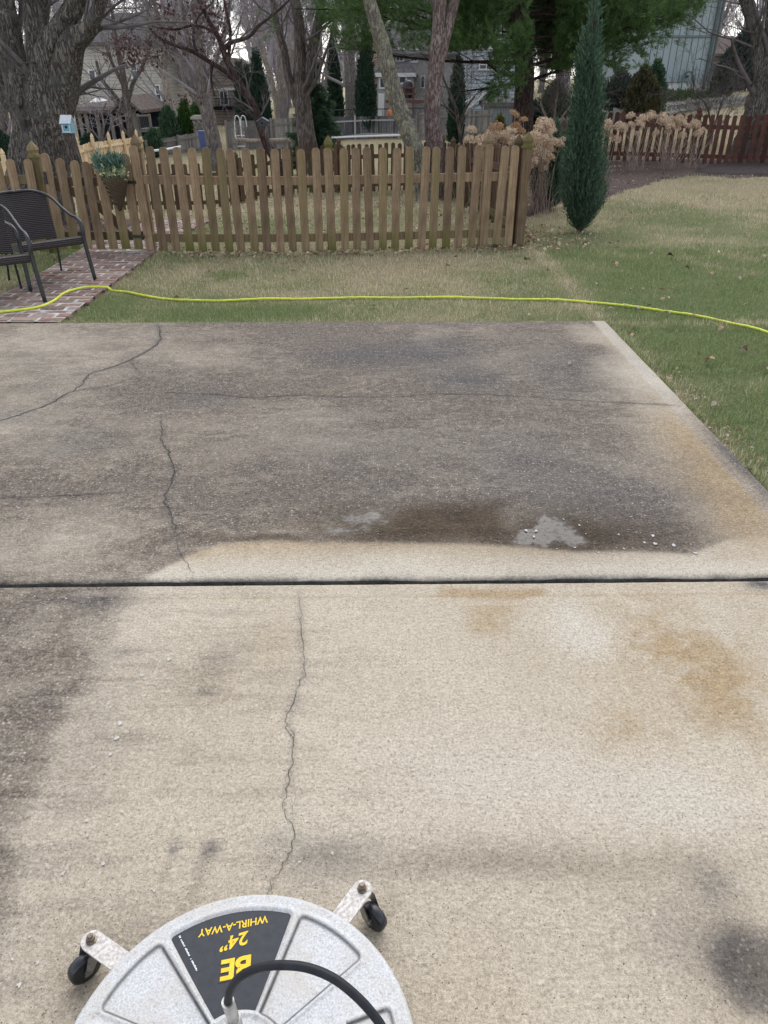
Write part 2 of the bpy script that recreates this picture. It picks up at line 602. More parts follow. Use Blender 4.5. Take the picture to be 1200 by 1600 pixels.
# ---------------------------------------------------------------- the concrete patio
class Stain:
    """stains given where they lie on the ground"""
    def __init__(s, X, Y):
        s.X, s.Y = X, Y
        s.wx = .10 * (fbm(X * 3.1, Y * 3.1, 4, 1) - .5) + .035 * (fbm(X * 14, Y * 14, 3, 2) - .5)
        s.wy = .10 * (fbm(X * 3.1, Y * 3.1, 4, 5) - .5) + .035 * (fbm(X * 14, Y * 14, 3, 7) - .5)
    def blob(s, cx, cy, rx, ry, w=1.0, soft=1.0):
        p = plane(cx, cy, 0)
        k = mpp(p)
        ax = rx * k
        ay = abs(plane(cx, cy - ry, 0)[1] - plane(cx, cy + ry, 0)[1]) / 2
        q = ((s.X + w * s.wx - p[0]) / ax) ** 2 + ((s.Y + w * s.wy - p[1]) / ay) ** 2
        return np.exp(-q * 1.1) if soft >= 1 else ss((1 + soft - np.sqrt(q)) / (2 * soft))
    def poly(s, pts, soft=.02, w=.35):
        p = [plane(a, b, 0) for a, b in pts]
        return ss(poly_sd(s.X + w * s.wx, s.Y + w * s.wy, p) / soft * .5 + .5)
def slab_mesh(name, u0, u1, v0, v1, du, dv, painter):
    us = np.linspace(u0, u1, int((u1 - u0) / du) + 1)
    vs = np.linspace(v0, v1, int((v1 - v0) / dv) + 1)
    U, Vv = np.meshgrid(us, vs)
    X, Y = slab2w(U, Vv)
    e = np.minimum(np.minimum(U - u0, u1 - U), np.minimum(Vv - v0, v1 - Vv))
    chip = .006 * fbm(U * 22, Vv * 22, 3, 3)
    Z = -.010 * np.clip(1 - (e - chip * .4) / .014, 0, 1) ** 2 + .003 * (fbm(U * 1.2, Vv * 1.2, 3, 4) - .5)
    ny, nx = X.shape
    V = np.stack([X, Y, Z], -1).reshape(-1, 3)
    i = np.arange(ny - 1)[:, None] * nx + np.arange(nx - 1)
    f = np.stack([i, i + 1, i + 1 + nx, i + nx], -1).reshape(-1, 4)
    ring = np.concatenate([np.arange(nx), np.arange(1, ny) * nx + nx - 1, (ny - 1) * nx + np.arange(nx - 2, -1, -1), np.arange(ny - 2, 0, -1) * nx])
    low = V[ring].copy()
    low[:, 2] = -.11
    j = np.arange(len(ring))
    jn = (j + 1) % len(ring)
    sk = np.stack([ring[j], len(V) + j, len(V) + jn, ring[jn]], 1)
    me = mk(name, np.vstack([V, low]), [np.vstack([f, sk])])
    smooth(me)
    for k, val in painter(Stain(X, Y), X, Y, U, Vv).items():
        a = me.attributes.new(k, 'FLOAT', 'POINT')
        full = np.concatenate([np.clip(val, 0, 1).ravel(), np.clip(val, 0, 1).ravel()[ring]])
        a.data.foreach_set('value', full.astype(np.float32))
    me.materials.append(M_CONC)
    o = bpy.data.objects.new(name, me)
    scene.collection.objects.link(o)
    return o

t = NT("concrete")
v = t.co('Object')
grit = t.noise(v, 300, 2, .8)
grit2 = t.noise(v, 120, 3, .75)
mid = t.noise(v, 26, 6, .72)
mid2 = t.noise(t.co('Object', (1, 1.7, 1)), 48, 4, .7)
big = t.noise(v, 3.2, 4, .6)
clean = t.ramp(t.math('ADD', t.math('MULTIPLY', big, .5), t.math('MULTIPLY', mid, .5)), [(.3, (.39, .342, .272)), (.7, (.50, .452, .375))])
tanc = t.ramp(mid, [(.3, (.265, .195, .115)), (.7, (.39, .30, .19))])
c = t.mix(t.attr('tan'), clean, tanc)
c = t.mix(t.attr('light'), c, (.52, .485, .43))
# old grime, worn through in patches so that paste and small stones show
mott = t.math('ADD', t.math('ADD', t.math('MULTIPLY', mid, .45), t.math('MULTIPLY', mid2, .35)), t.math('MULTIPLY', grit2, .40))
dirtc = t.ramp(mott, [(.41, (.042, .038, .035)), (.57, (.122, .103, .086)), (.69, (.220, .182, .147)), (.80, (.38, .325, .27))])
c = t.mix(t.attr('dirt'), c, dirtc)
c = t.mix(t.attr('dark'), c, t.ramp(mott, [(.42, (.040, .040, .044)), (.75, (.115, .112, .118))]))
g = t.ramp(grit, [(.25, .66), (.5, 1.0), (.75, 1.28)])
c = t.mix(1.0, c, g, 'MULTIPLY')
g2 = t.ramp(grit2, [(.28, .64), (.5, 1.0), (.72, 1.25)])
g3 = t.ramp(mid2, [(.28, .80), (.5, 1.0), (.74, 1.15)])
c = t.mix(1.0, c, g3, 'MULTIPLY')
c = t.mix(1.0, c, g2, 'MULTIPLY')
pits = t.ramp(t.vor(v, 105), [(.12, 1), (.20, 0)])
pitm = t.math('MULTIPLY', pits, t.ramp(t.noise(v, 60, 2), [(.50, 0), (.58, 1)]))
c = t.mix(t.math('MULTIPLY', pitm, .75), c, (.075, .06, .05))
sep = t.n('ShaderNodeSeparateColor')
t.l(t.vor(v, 95, out='Color'), sep.inputs[0])
cell = t.ramp(t.vor(v, 95), [(.30, 1), (.42, 0)])
st1 = t.math('MULTIPLY', cell, t.ramp(sep.outputs[0], [(.80, 0), (.84, 1)]))
st2 = t.math('MULTIPLY', cell, t.ramp(sep.outputs[0], [(.12, 1), (.16, 0)]))
c = t.mix(t.math('MULTIPLY', st1, .22), c, (.66, .60, .52))
c = t.mix(t.math('MULTIPLY', st2, .38), c, (.16, .125, .09))
fl = t.ramp(t.vor(v, 46), [(.14, 1), (.22, 0)])     # pale stones showing where the paste has worn
flm = t.math('MULTIPLY', fl, t.ramp(t.noise(v, 28, 3), [(.50, 0), (.58, 1)]))
flm = t.math('MULTIPLY', flm, t.attr('dirt'))
c = t.mix(t.math('MULTIPLY', flm, .85), c, (.50, .46, .40))
wet = t.attr('wet')
wetn = t.math('MULTIPLY', wet, t.math('ADD', .75, t.math('MULTIPLY', mid, .5)), True)
c = t.mix(wetn, c, t.mix(1.0, c, (.34, .285, .225), 'MULTIPLY'))
pud = t.attr('puddle')
pm = t.ramp(t.math('ADD', pud, t.math('ADD', t.math('MULTIPLY', t.math('SUBTRACT', t.noise(v, 45, 4, .75), .5), 1.8), t.math('MULTIPLY', t.math('SUBTRACT', grit2, .5), -1.5))), [(.30, 0), (.62, .45), (1.0, .95)])
c = t.mix(t.math('MULTIPLY', pm, .8), c, t.mix(1.0, c, (.42, .42, .44), 'MULTIPLY'))
rough = t.mix(pm, t.mix(wetn, .95, .70), .10)
h = t.math('ADD', t.math('ADD', t.math('MULTIPLY', grit, .45), t.math('MULTIPLY', grit2, .8)), t.math('MULTIPLY', pitm, -1.2))
bp = t.n('ShaderNodeBump')
bp.inputs['Distance'].default_value = .0030
t.l(h, bp.inputs['Height'])
t.l(t.math('MULTIPLY', .9, t.math('SUBTRACT', 1.0, pm)), bp.inputs['Strength'])
t.l(bp.outputs[0], t.b.inputs['Normal'])
M_CONC = t.fin(c, rough, t.math('ADD', .10, t.math('MULTIPLY', pm, .16)))

CR_FAR = [([(247, 507), (252, 528), (236, 545), (205, 562), (170, 576), (140, 585), (124, 604), (95, 622), (50, 642), (0, 658), (-90, 690)], 7, 1, 1.8),
          ([(222, 586), (190, 597), (165, 604), (132, 608), (110, 614)], 5, 0, 1), ([(203, 564), (213, 577), (224, 586)], 4, 0, 1),
          ([(235, 613), (300, 615), (345, 617), (390, 622), (460, 618), (540, 620), (612, 621)], 6, 0, 1.3), ([(612, 621), (680, 616), (760, 617), (860, 623), (940, 628), (1010, 631), (1062, 634)], 5.5, 0, 1.3),
          ([(251, 648), (254, 690), (266, 715), (273, 742), (258, 778), (266, 802), (274, 835)], 7, 0, 1.8), ([(274, 835), (279, 862), (290, 880), (303, 905)], 3, 0, 1), ([(-40, 779), (60, 777), (130, 773), (205, 769)], 5, 0, 1.2)]
CR_NEAR = [([(467, 921), (469, 960), (471, 1010), (474, 1052), (463, 1080), (462, 1098), (450, 1128), (459, 1160), (457, 1195), (443, 1240), (447, 1265), (457, 1288), (453, 1322), (441, 1352), (425, 1380), (408, 1410), (395, 1450)], 2.7, 1, 1.7),
           ([(452, 1128), (457, 1148), (459, 1166)], 5.5, 0, 1.5), ([(463, 1236), (459, 1262), (456, 1288)], 2.2, 0, 1.2)]
def line_d(X, Y, pts):
    p = np.array([plane(a, b, 0)[:2] for a, b in pts])
    d = np.full(X.shape, 9.0)
    for (ax, ay), (bx, by) in zip(p[:-1], p[1:]):
        k = (X > min(ax, bx) - .25) & (X < max(ax, bx) + .25) & (Y > min(ay, by) - .25) & (Y < max(ay, by) + .25)
        x, y = X[k], Y[k]
        t = np.clip(((x - ax) * (bx - ax) + (y - ay) * (by - ay)) / ((bx - ax) ** 2 + (by - ay) ** 2), 0, 1)
        d[k] = np.minimum(d[k], np.hypot(x - ax - t * (bx - ax), y - ay - t * (by - ay)))
    return d
def paint_far(S, X, Y, U, V):
    n1, n2 = fbm(X * 1.1, Y * 1.6, 5, 1), fbm(X * 4.5, Y * 6, 4, 2)
    st_ = fbm(X * 10, Y * 22, 5, 9)
    dirt = .95 + .75 * (n1 - .5) + .5 * (n2 - .5) - .24 * ss((st_ - .46) * 4) * ss((n2 - .30) * 4)
    clean = S.poly([(150, 930), (222, 905), (262, 885), (300, 866), (345, 850), (420, 846), (600, 848), (720, 850), (820, 853), (900, 862), (990, 861), (1080, 866), (1130, 845), (1200, 838), (1420, 838), (1420, 930)], .022, .12)
    dirt = dirt * (1 - .97 * clean)
    pale = S.blob(60, 560, 190, 55, 1) * .50 + S.blob(20, 640, 90, 40) * .25 + S.blob(60, 850, 150, 55) * .30 + S.blob(330, 560, 110, 22) * .25 + S.blob(670, 528, 22, 18) * .40 + S.blob(590, 585, 120, 14) * .2 + S.blob(480, 700, 180, 50) * .16
    dirt = dirt - pale
    right = S.poly([(905, 505), (948, 560), (962, 590), (985, 622), (1010, 660), (1030, 715), (1050, 760), (1080, 800), (1130, 850), (1160, 872), (1500, 900), (1240, 700), (1000, 520)], .22, 2.2)
    dirt = dirt * (1 - .80 * right)
    strip = ss((U - SLAB_R + .125) / .025)
    dirt = dirt * (1 - strip) + strip * (.14 + .45 * ss((4.3 - V) / 1.0) + .5 * (n2 - .4)) * (1 - clean)
    tan = clean * ss((JOINT_Y + .42 - V) / -.10 + 0) * 0
    tan = clean * .9 * np.clip((V - JOINT_Y - .14) / .16, 0, 1) * (.55 + .9 * (n2 - .2)) * ss((1.35 - U) / .5)
    tan = tan + right * (S.blob(1050, 690, 120, 80) * .70 + S.blob(1130, 790, 110, 70) * .60 + .22) * (1 - .7 * strip)
    tan = tan + S.blob(350, 735, 150, 40) * .35 + S.blob(300, 870, 40, 12) * .4 + .22 * n2
    dark = 1.2 * (S.blob(690, 548, 80, 26) * .50 + S.blob(735, 590, 60, 20) * .50 + S.blob(880, 575, 70, 45) * .40 + S.blob(850, 720, 120, 60) * .30 + S.blob(640, 690, 230, 70) * .22 + S.blob(560, 555, 110, 18) * .38 + S.blob(120, 690, 80, 28) * .32 + S.blob(330, 625, 60, 14) * .35 + S.blob(930, 780, 160, 50) * .28 + S.blob(20, 650, 60, 14) * .35 + S.blob(420, 720, 200, 60) * .12)
    dark = dark + .45 * np.clip(n1 - .52, 0, 1) * 3 * (n2 > .4) * .5
    for pts, w, q, _ in CR_FAR:
        d = line_d(X, Y, pts)
        dark = np.maximum(dark, (.60 if q else .32) * np.exp(-(d / (.010 + .024 * fbm(X * 8, Y * 8, 3, 2))) ** 2) * (.3 + n2))
    dark = dark * (1 - clean) * (1 - .6 * strip)
    dark = np.maximum(dark, .60 * np.exp(-(V - JOINT_Y - GAP) / .018) * ss((fbm(X * 9, Y * 9, 5, 4) - .38) * 4))
    dark = np.maximum(dark, .75 * ss((U - SLAB_R + .085) / .05) * ss((4.1 - V) / .8) * (n2 + .3))
    wet = S.poly([(605, 805), (640, 787), (788, 783), (806, 815), (812, 849), (610, 850), (540, 846)], .11, .5) * 1.0
    wet = np.maximum(wet, .70 * S.blob(930, 838, 210, 36) + .55 * S.blob(870, 826, 85, 50) + .65 * S.blob(565, 822, 110, 38))
    wet = np.maximum(wet, S.blob(430, 845, 120, 7) * .8)
    pb_ = S.blob(868, 823, 58, 36) + 1.0 * S.blob(568, 813, 85, 26) + .55 * S.blob(915, 846, 70, 14) + .45 * S.blob(820, 840, 30, 12)
    pud = ss((1.25 * pb_ + 1.5 * (fbm(X * 13, Y * 15, 4, 2) - .5) - .56) * 1.25)
    light = .45 * strip * ss((V - 3.6) / .8) * (.4 + n2) + right * (S.blob(960, 590, 55, 45) * .55) + clean * .25 * ss((JOINT_Y + .13 - V) / .05)
    return dict(dirt=dirt, tan=tan, dark=dark, wet=wet * (1 - .5 * clean), puddle=pud * (1 - clean), light=light)
def paint_near(S, X, Y, U, V):
    n1, n2, n3 = fbm(X * 1.6, Y * 1.6, 5, 1), fbm(X * 6, Y * 6, 4, 2), fbm(X * 2.2, Y * 9, 4, 6)
    old = S.poly([(255, 895), (205, 930), (185, 955), (160, 1015), (148, 1065), (112, 1105), (96, 1150), (72, 1205), (46, 1270), (24, 1330), (8, 1400), (-10, 1480), (-60, 1700), (-900, 1700), (-900, 895)], .07, .8)
    dirt = old * (.55 + .22 * ss((fbm(X * 9, Y * 13, 4, 3) - .36) * 5) + .28 * (n1 - .5) + .14 * ss((-.9 - X) / .5))
    dirt = np.maximum(dirt, .42 * S.blob(90, 1150, 150, 170) * (n2 + .3))
    dirt = dirt + .22 * ss((fbm(X * 4, Y * 26, 4, 4) - .54) * 6) * ss((.4 - X) / 1.0)
    dirt = dirt + .22 * S.blob(330, 1050, 110, 60, 1.5) * n2 * 2 + .25 * S.blob(180, 1500, 380, 170) * (n1 + .2)
    dirt = dirt + .30 * S.blob(720, 1345, 240, 38, .8) + .16 * S.blob(1000, 1420, 180, 90)
    for (x0, y0, x1, y1, w, k) in ((325, 1318, 290, 1420, 14, .5), (270, 1322, 245, 1420, 11, .35), (290, 1400, 270, 1500, 20, .25)):
        for q in np.linspace(0, 1, 7):
            dirt = np.maximum(dirt, S.blob(x0 + (x1 - x0) * q, y0 + (y1 - y0) * q, w, 14, .4) * k * (1 - .35 * q) * (.6 + .8 * n2))
    tan = .34 * n1 * ss((X + 1.2) / 1.0) + .10
    tan = tan + (S.blob(1060, 1010, 110, 75, 2) * .45 + S.blob(1130, 1100, 75, 70, 2) * .48 + S.blob(985, 1150, 50, 40, 2) * .5 + S.blob(1020, 1010, 50, 25, 1) * .3) * np.clip((.6 * n2 + .4 * fbm(X * 16, Y * 16, 3, 5) - .38) * 7, 0, 1.25)
    tan = tan + S.poly([(690, 918), (846, 918), (850, 928), (800, 936), (690, 933)], .02, .3) * .65 + S.poly([(735, 945), (800, 942), (790, 996), (735, 990)], .05, .8) * .55 + S.blob(420, 1000, 50, 40) * .25 + S.blob(360, 1060, 70, 40) * .35 * n2
    light = .55 * S.blob(900, 985, 55, 45, 2) + .30 * S.blob(800, 1200, 260, 110, 1) + .40 * S.blob(1120, 975, 60, 40, 2) * n2 + .3 * S.blob(600, 1000, 160, 90) * n1 + .35 * S.blob(1080, 1260, 120, 60)
    dark = .66 * S.blob(1178, 1520, 64, 74, .7, .40) + .45 * S.blob(1120, 1390, 45, 40, 1) + .25 * S.blob(1090, 1480, 70, 70, 1.4) + .62 * S.blob(325, 1320, 15, 14, .5) + .5 * S.blob(271, 1322, 10, 12, .4) + .42 * S.blob(505, 1338, 72, 36, .8) + .25 * S.blob(430, 1310, 40, 14, .8) + .5 * S.blob(320, 1082, 26, 7, .6) + .35 * S.blob(180, 1021, 22, 8) + .40 * S.blob(160, 940, 90, 12, 1) + .3 * S.blob(65, 1086, 30, 12, .8) + .95 * S.blob(1190, 912, 28, 9, .8) + .25 * S.blob(345, 1030, 40, 22) + .16 * S.blob(370, 1000, 60, 14)
    dark = dark + old * .08 * np.clip((n2 - .5) * 4, 0, 1)
    wet = .55 * S.blob(870, 1350, 320, 26, .6) * .5 + .5 * S.blob(1170, 1520, 80, 90)
    wet = wet + .30 * S.blob(600, 1420, 30, 22) + .3 * S.blob(140, 1540, 50, 40)
    for pts, w, q, _ in CR_NEAR:
        d = line_d(X, Y, pts)
        dark = np.maximum(dark,   .24 * np.exp(-(d / (.006 + .022 * fbm(X * 9, Y * 9, 3, 2) ** 2)) ** 2) * (.3 + n2))
    dark = np.maximum(dark, .5 * np.exp(-(JOINT_Y - GAP - V) / .014) * ss((fbm(X * 8, Y * 8, 5, 7) - .42) * 4))
    line = np.exp(-((V - JOINT_Y + .10 + .006 * (n2 - .5)) / .006) ** 2) * .4
    tan = tan + line
    return dict(dirt=dirt, tan=tan, dark=dark, wet=wet, puddle=0 * X, light=light)
GAP = .013
far_slab = slab_mesh("patio_slab", -6.5, SLAB_R, JOINT_Y + GAP, FAR_Y, .013, .011, paint_far)
tag(far_slab, "grimy grey concrete patio slab with wet patches and old cracks, beyond the joint", kind='structure')
near_slab = slab_mesh("patio_slab", -3.4, SLAB_R, -1.2, JOINT_Y - GAP, .0085, .0075, paint_near)
tag(near_slab, "clean beige concrete patio slab under the surface cleaner", kind='structure')

# joint filler: black strip between the slabs, torn and uneven
mb = MB()
us = np.arange(-6.5, SLAB_R, .02)
e0 = JOINT_Y - GAP + .001 + .012 * fbm(us * 7, us * 0, 4, 1)
e1 = JOINT_Y + GAP + .003
rows = []
for k, (vv, zz) in enumerate(((e0, -.030 + .016 * fbm(us * 5, us * 0 + 3, 3)), ((e0 + e1) / 2, -.016 + .016 * fbm(us * 7, us * 0 + 9, 3)), (e1 + 0 * us, -.020 + .014 * fbm(us * 6, us * 0 + 14, 3)))):
    x, y = slab2w(us, vv)
    rows.append(np.stack([x, y, zz], 1))
V = np.stack(rows, 0).reshape(-1, 3)
n = len(us)
i = np.arange(2)[:, None] * n + np.arange(n - 1)
mb.add(V, np.stack([i, i + 1, i + 1 + n, i + n], -1).reshape(-1, 4))
o = mb.build("joint_filler", noisy("joint_filler", (.008, .008, .008), (.045, .042, .038), 60, rough=.9, bump=.004), sm=True)
tag(o, "black filler strip in the joint between the two slabs", kind='structure')

# cracks
M_CRACK = noisy("crack_dirt", (.012, .011, .010), (.05, .044, .038), 80, rough=1, bump=0)
M_CRACKF = noisy("old_crack_dirt", (.030, .027, .025), (.080, .070, .062), 80, rough=1, bump=0)
def crack(pts, wpx, parent, m, rough_=1.0, z=.0032):
    p = np.array([plane(a, b, 0)[:2] for a, b in pts])
    seg = np.linalg.norm(np.diff(p, axis=0), axis=1).sum()
    n = max(12, int(seg / .012))
    q = spline(p, n)
    tt = np.gradient(q, axis=0)
    tt /= np.linalg.norm(tt, axis=1, keepdims=True)
    nn = np.stack([-tt[:, 1], tt[:, 0]], 1)
    s = np.linspace(0, seg, n)
    wob = .016 * rough_ * (fbm(s * 14, s * 0 + pts[0][0], 4) - .5) + .012 * rough_ * (fbm(s * 60, s * 0 + pts[0][1], 2) - .5)
    q = q + nn * wob[:, None]
    wd = wpx * .00021 * (.45 + 1.3 * fbm(s * 22, s * 0 + 5, 3)) 
    wd *= np.clip(np.minimum(s, seg - s) / .08, .12, 1)
    k = mpp(np.array([*p.mean(0), 0])) / .0013
    wd = wd * np.sqrt(k)
    A, B = q - nn * wd[:, None], q + nn * wd[:, None]
    V = np.concatenate([np.c_[A, np.full(n, z)], np.c_[B, np.full(n, z)]])
    i = np.arange(n - 1)
    mb = MB().add(V, np.stack([i, i + 1, i + 1 + n, i + n], 1))
    return mb.build("crack", m, parent)
for pts, w, q, rr_ in CR_FAR:
    crack(pts, w, far_slab, M_CRACK if q else M_CRACKF, rr_)
for pts, w, q, rr_ in CR_NEAR:
    crack(pts, w, near_slab, M_CRACK if q else M_CRACKF, rr_)

# pale spots: dried splashes and bits of foam by the puddle
mb = MB()
def spot(px, py, r, asp=.8):
    c = plane(px, py, 0)
    k = r * mpp(c)
    a = np.arange(9) * 2 * np.pi / 9
    rr = k * rng.uniform(.35, .85) * rng.uniform(.35, 1.25, 9)
    V = np.vstack([[c[0], c[1], .0040], np.stack([c[0] + rr * np.cos(a), c[1] + rr * asp * np.sin(a) * 1.5, np.full(9, .0034)], 1)])
    mb.add(V, np.array([[0, 1 + q, 1 + (q + 1) % 9] for q in range(9)]))
for p in ((905, 821, 4), (838, 830, 5), (822, 830, 5), (967, 836, 4), (1020, 838, 6), (1023, 850, 4), (1007, 848, 3), (1053, 852, 5), (1086, 865, 4), (1115, 861, 3), (963, 857, 3), (935, 864, 4), (958, 866, 3), (800, 812, 3), (918, 816, 2.5), (975, 858, 3), (1128, 866, 2.5), (898, 856, 3), (870, 858, 2.5), (834, 839, 4), (880, 812, 2), (915, 835, 2)):
    spot(*p)
near_pts = ((398, 932, 4), (404, 925, 3), (335, 945, 2.5), (335, 965, 2.5), (346, 933, 2.5), (260, 1014, 4), (264, 1031, 4), (222, 1056, 5), (258, 1058, 3), (188, 1130, 5), (183, 1154, 5), (173, 1180, 4.5), (136, 1283, 5.5), (136, 1306, 5), (161, 1350, 6.5), (145, 1264, 3), (350, 1300, 2.5), (519, 1334, 6), (468, 1348, 5), (1155, 923, 5), (1098, 932, 3), (46, 1465, 5), (30, 1540, 6), (60, 1505, 4), (242, 1392, 4), (98, 1366, 5), (20, 1500, 4), (1070, 1051, 2.5))
far_spots = mb
o = far_spots.build("dried_splash", noisy("foam", (.30, .30, .30), (.52, .52, .52), 90, rough=.5, bump=.002), far_slab, sm=True)
o['kind'] = 'stuff'
mb = MB()
for p in near_pts:
    spot(*p)
o = mb.build("dried_splash", noisy("pale_splash", (.40, .38, .35), (.52, .50, .46), 90, rough=.7, bump=.002), near_slab, sm=True)
o['kind'] = 'stuff'

# ---------------------------------------------------------------- brick path to the gate
mb = MB()
bl, bw = .215, .112
y = 5.86
row = 0
while y < 11.6:
    x = PATH_X0 - (bl / 2 if row % 2 else 0)
    while x < PATH_X1:
        x1 = min(x + bl, PATH_X1 + rng.uniform(-.01, .03))
        xa = max(x, PATH_X0)
        if x1 - xa > .05:
            cx, cy = (xa + x1) / 2, y + rng.normal(0, .004)
            z = float(tz(cx, cy))
            b = rng.uniform(-.004, .005)
            sx, sy = (x1 - xa) - .022 - rng.uniform(0, .012), bw - .022 - rng.uniform(0, .010)
            j = rng.normal(0, .003, (4, 2))
            lo = np.array([[-sx / 2, -sy / 2], [sx / 2, -sy / 2], [sx / 2, sy / 2], [-sx / 2, sy / 2]]) + j
            V = np.vstack([np.c_[lo + [cx, cy], np.full(4, z - .03)], np.c_[lo * .995 + [cx, cy], np.full(4, z + .026 + b)], np.c_[lo * .95 + [cx, cy], np.full(4, z + .031 + b)]])
            f = [[k, (k + 1) % 4, (k + 1) % 4 + 4, k + 4] for k in range(4)] + [[k + 4, (k + 1) % 4 + 4, (k + 1) % 4 + 8, k + 8] for k in range(4)] + [[8, 9, 10, 11]]
            mb.add(V, f)
        x += bl
    y += bw
    row += 1
t = NT("path_brick")
r = t.n('ShaderNodeNewGeometry').outputs['Random Per Island']
nn = t.noise(t.co('Object'), 30, 5, .7)
c = t.ramp(r, [(0, (.115, .068, .054)), (.4, (.185, .105, .082)), (.75, (.235, .145, .115)), (1, (.29, .22, .185))])
c = t.mix(t.ramp(nn, [(.42, 0), (.72, .75)]), c, (.33, .29, .27))
t.bump(nn, .004, .6)
t.fin(c, .9, .2)
path = mb.build("brick_path", t.m)
tag(path, "weathered red brick path with pale mortar leading to the gate", kind='structure')
ys_ = np.linspace(5.8, 11.6, 60)
V = np.concatenate([np.stack([np.full(60, xx), ys_, tz(np.full(60, xx), ys_) + .0275], 1) for xx in (PATH_X0 + .005, PATH_X1 - .02)])
i = np.arange(59)
mo = MB().add(V, np.stack([i, i + 1, i + 61, i + 60], 1)).build("mortar", noisy("mortar", (.14, .13, .12), (.56, .55, .53), 11, rough=.95, bump=.004), path)
# ================================================================ fences
M_WOOD = None
def wood(name, c1, c2, algae=None, rnd=.3, scale=7, alg_hi=.3):
    t = NT(name)
    v = t.co('Object', (9, 9, .55))
    n = t.noise(v, scale, 6, .65)
    n2 = t.noise(t.co('Object', (1, 1, 1)), 5, 4, .6)
    inf = t.n('ShaderNodeObjectInfo').outputs['Random']
    off = t.n('ShaderNodeVectorMath', operation='ADD')
    c = t.ramp(n, [(.28, c1), (.72, c2)])
    c = t.mix(1.0, c, t.ramp(inf, [(0, (1 - rnd, 1 - rnd, 1 - rnd)), (.5, (1, 1, 1)), (1, (1 + rnd * .55, 1 + rnd * .5, 1 + rnd * .45))]), 'MULTIPLY')
    c = t.mix(1.0, c, t.ramp(n2, [(.3, .72), (.7, 1.15)]), 'MULTIPLY')
    kn = t.ramp(t.vor(t.co('Object', (6, 6, 2.2)), 1.4), [(.07, 1), (.16, 0)])
    c = t.mix(t.math('MULTIPLY', kn, .5), c, tuple(.4 * q for q in c1))
    if algae:
        sp = t.n('ShaderNodeSeparateXYZ')
        t.l(t.co('Object'), sp.inputs[0])
        lo = t.ramp(sp.outputs[2], [(.0, 1), (alg_hi, 0)])
        thr = t.math('ADD', t.math('MULTIPLY', n2, 1.0), t.math('MULTIPLY', t.math('SUBTRACT', t.math('FRACT', t.math('MULTIPLY', inf, 7.31)), .5), .9))
        a = t.math('MULTIPLY', lo, t.ramp(thr, [(.22, 0), (.62, .95)]))
        b = t.ramp(t.math('FRACT', t.math('MULTIPLY', inf, 13.7)), [(.70, 0), (.78, .55)])
        a = t.math('MAXIMUM', a, t.math('MULTIPLY', b, t.ramp(n2, [(.4, 0), (.65, 1)])))
        c = t.mix(a, c, algae)
    t.bump(n, .004, .7)
    return t.fin(c, .9, .15)
M_FENCE = wood("weathered_fence_wood", (.140, .096, .060), (.33, .236, .155), (.10, .105, .026), .34)
M_FENCE_B = wood("brown_fence_wood", (.075, .045, .030), (.15, .095, .065), (.07, .075, .025))
M_FENCE_R = wood("red_stained_wood", (.055, .026, .021), (.105, .050, .040), None, .35)
M_FENCE_G = wood("grey_fence_wood", (.10, .093, .085), (.22, .205, .19), None, .25)
M_FENCE_GD = wood("dark_grey_fence_wood", (.045, .045, .048), (.115, .115, .12), None, .25)
M_FENCE_N = wood("new_pine_wood", (.40, .27, .14), (.60, .44, .26), None, .15)

def picket_shape(w, h, tpt=.035):
    hw = w / 2
    return [(-hw, 0), (hw, 0), (hw, h - tpt), (hw * .86, h - tpt * .5), (hw * .55, h - tpt * .12), (hw * .2, h), (-hw * .2, h), (-hw * .55, h - tpt * .12), (-hw * .86, h - tpt * .5), (-hw, h - tpt)]
_pk = {}
def picket_mesh(h, m, w=.089, tpt=.035):
    k = (round(h, 2), m.name, w)
    if k not in _pk:
        mb = MB().prism(picket_shape(w, h, tpt), -.009, .009)
        _pk[k] = mb.mesh("picket", m)
    return _pk[k]
def cap_mb(w=.1, h=.16):
    mb = MB()
    mb.box((0, 0, .012), (w * 1.12, w * 1.12, .024))
    a = w * .72
    prof = [(a * .88, .024), (a * .78, .045), (a * .98, .075), (a * .80, .105), (a * .35, h * .86), (.004, h)]
    n = 4
    ang = np.arange(4) * np.pi / 2 + np.pi / 4
    V = np.concatenate([np.stack([r * np.cos(ang), r * np.sin(ang), np.full(4, z)], 1) for r, z in prof])
    q = [[k * 4 + j, k * 4 + (j + 1) % 4, k * 4 + 4 + (j + 1) % 4, k * 4 + 4 + j] for k in range(len(prof) - 1) for j in range(4)]
    mb.add(V, q)
    return mb
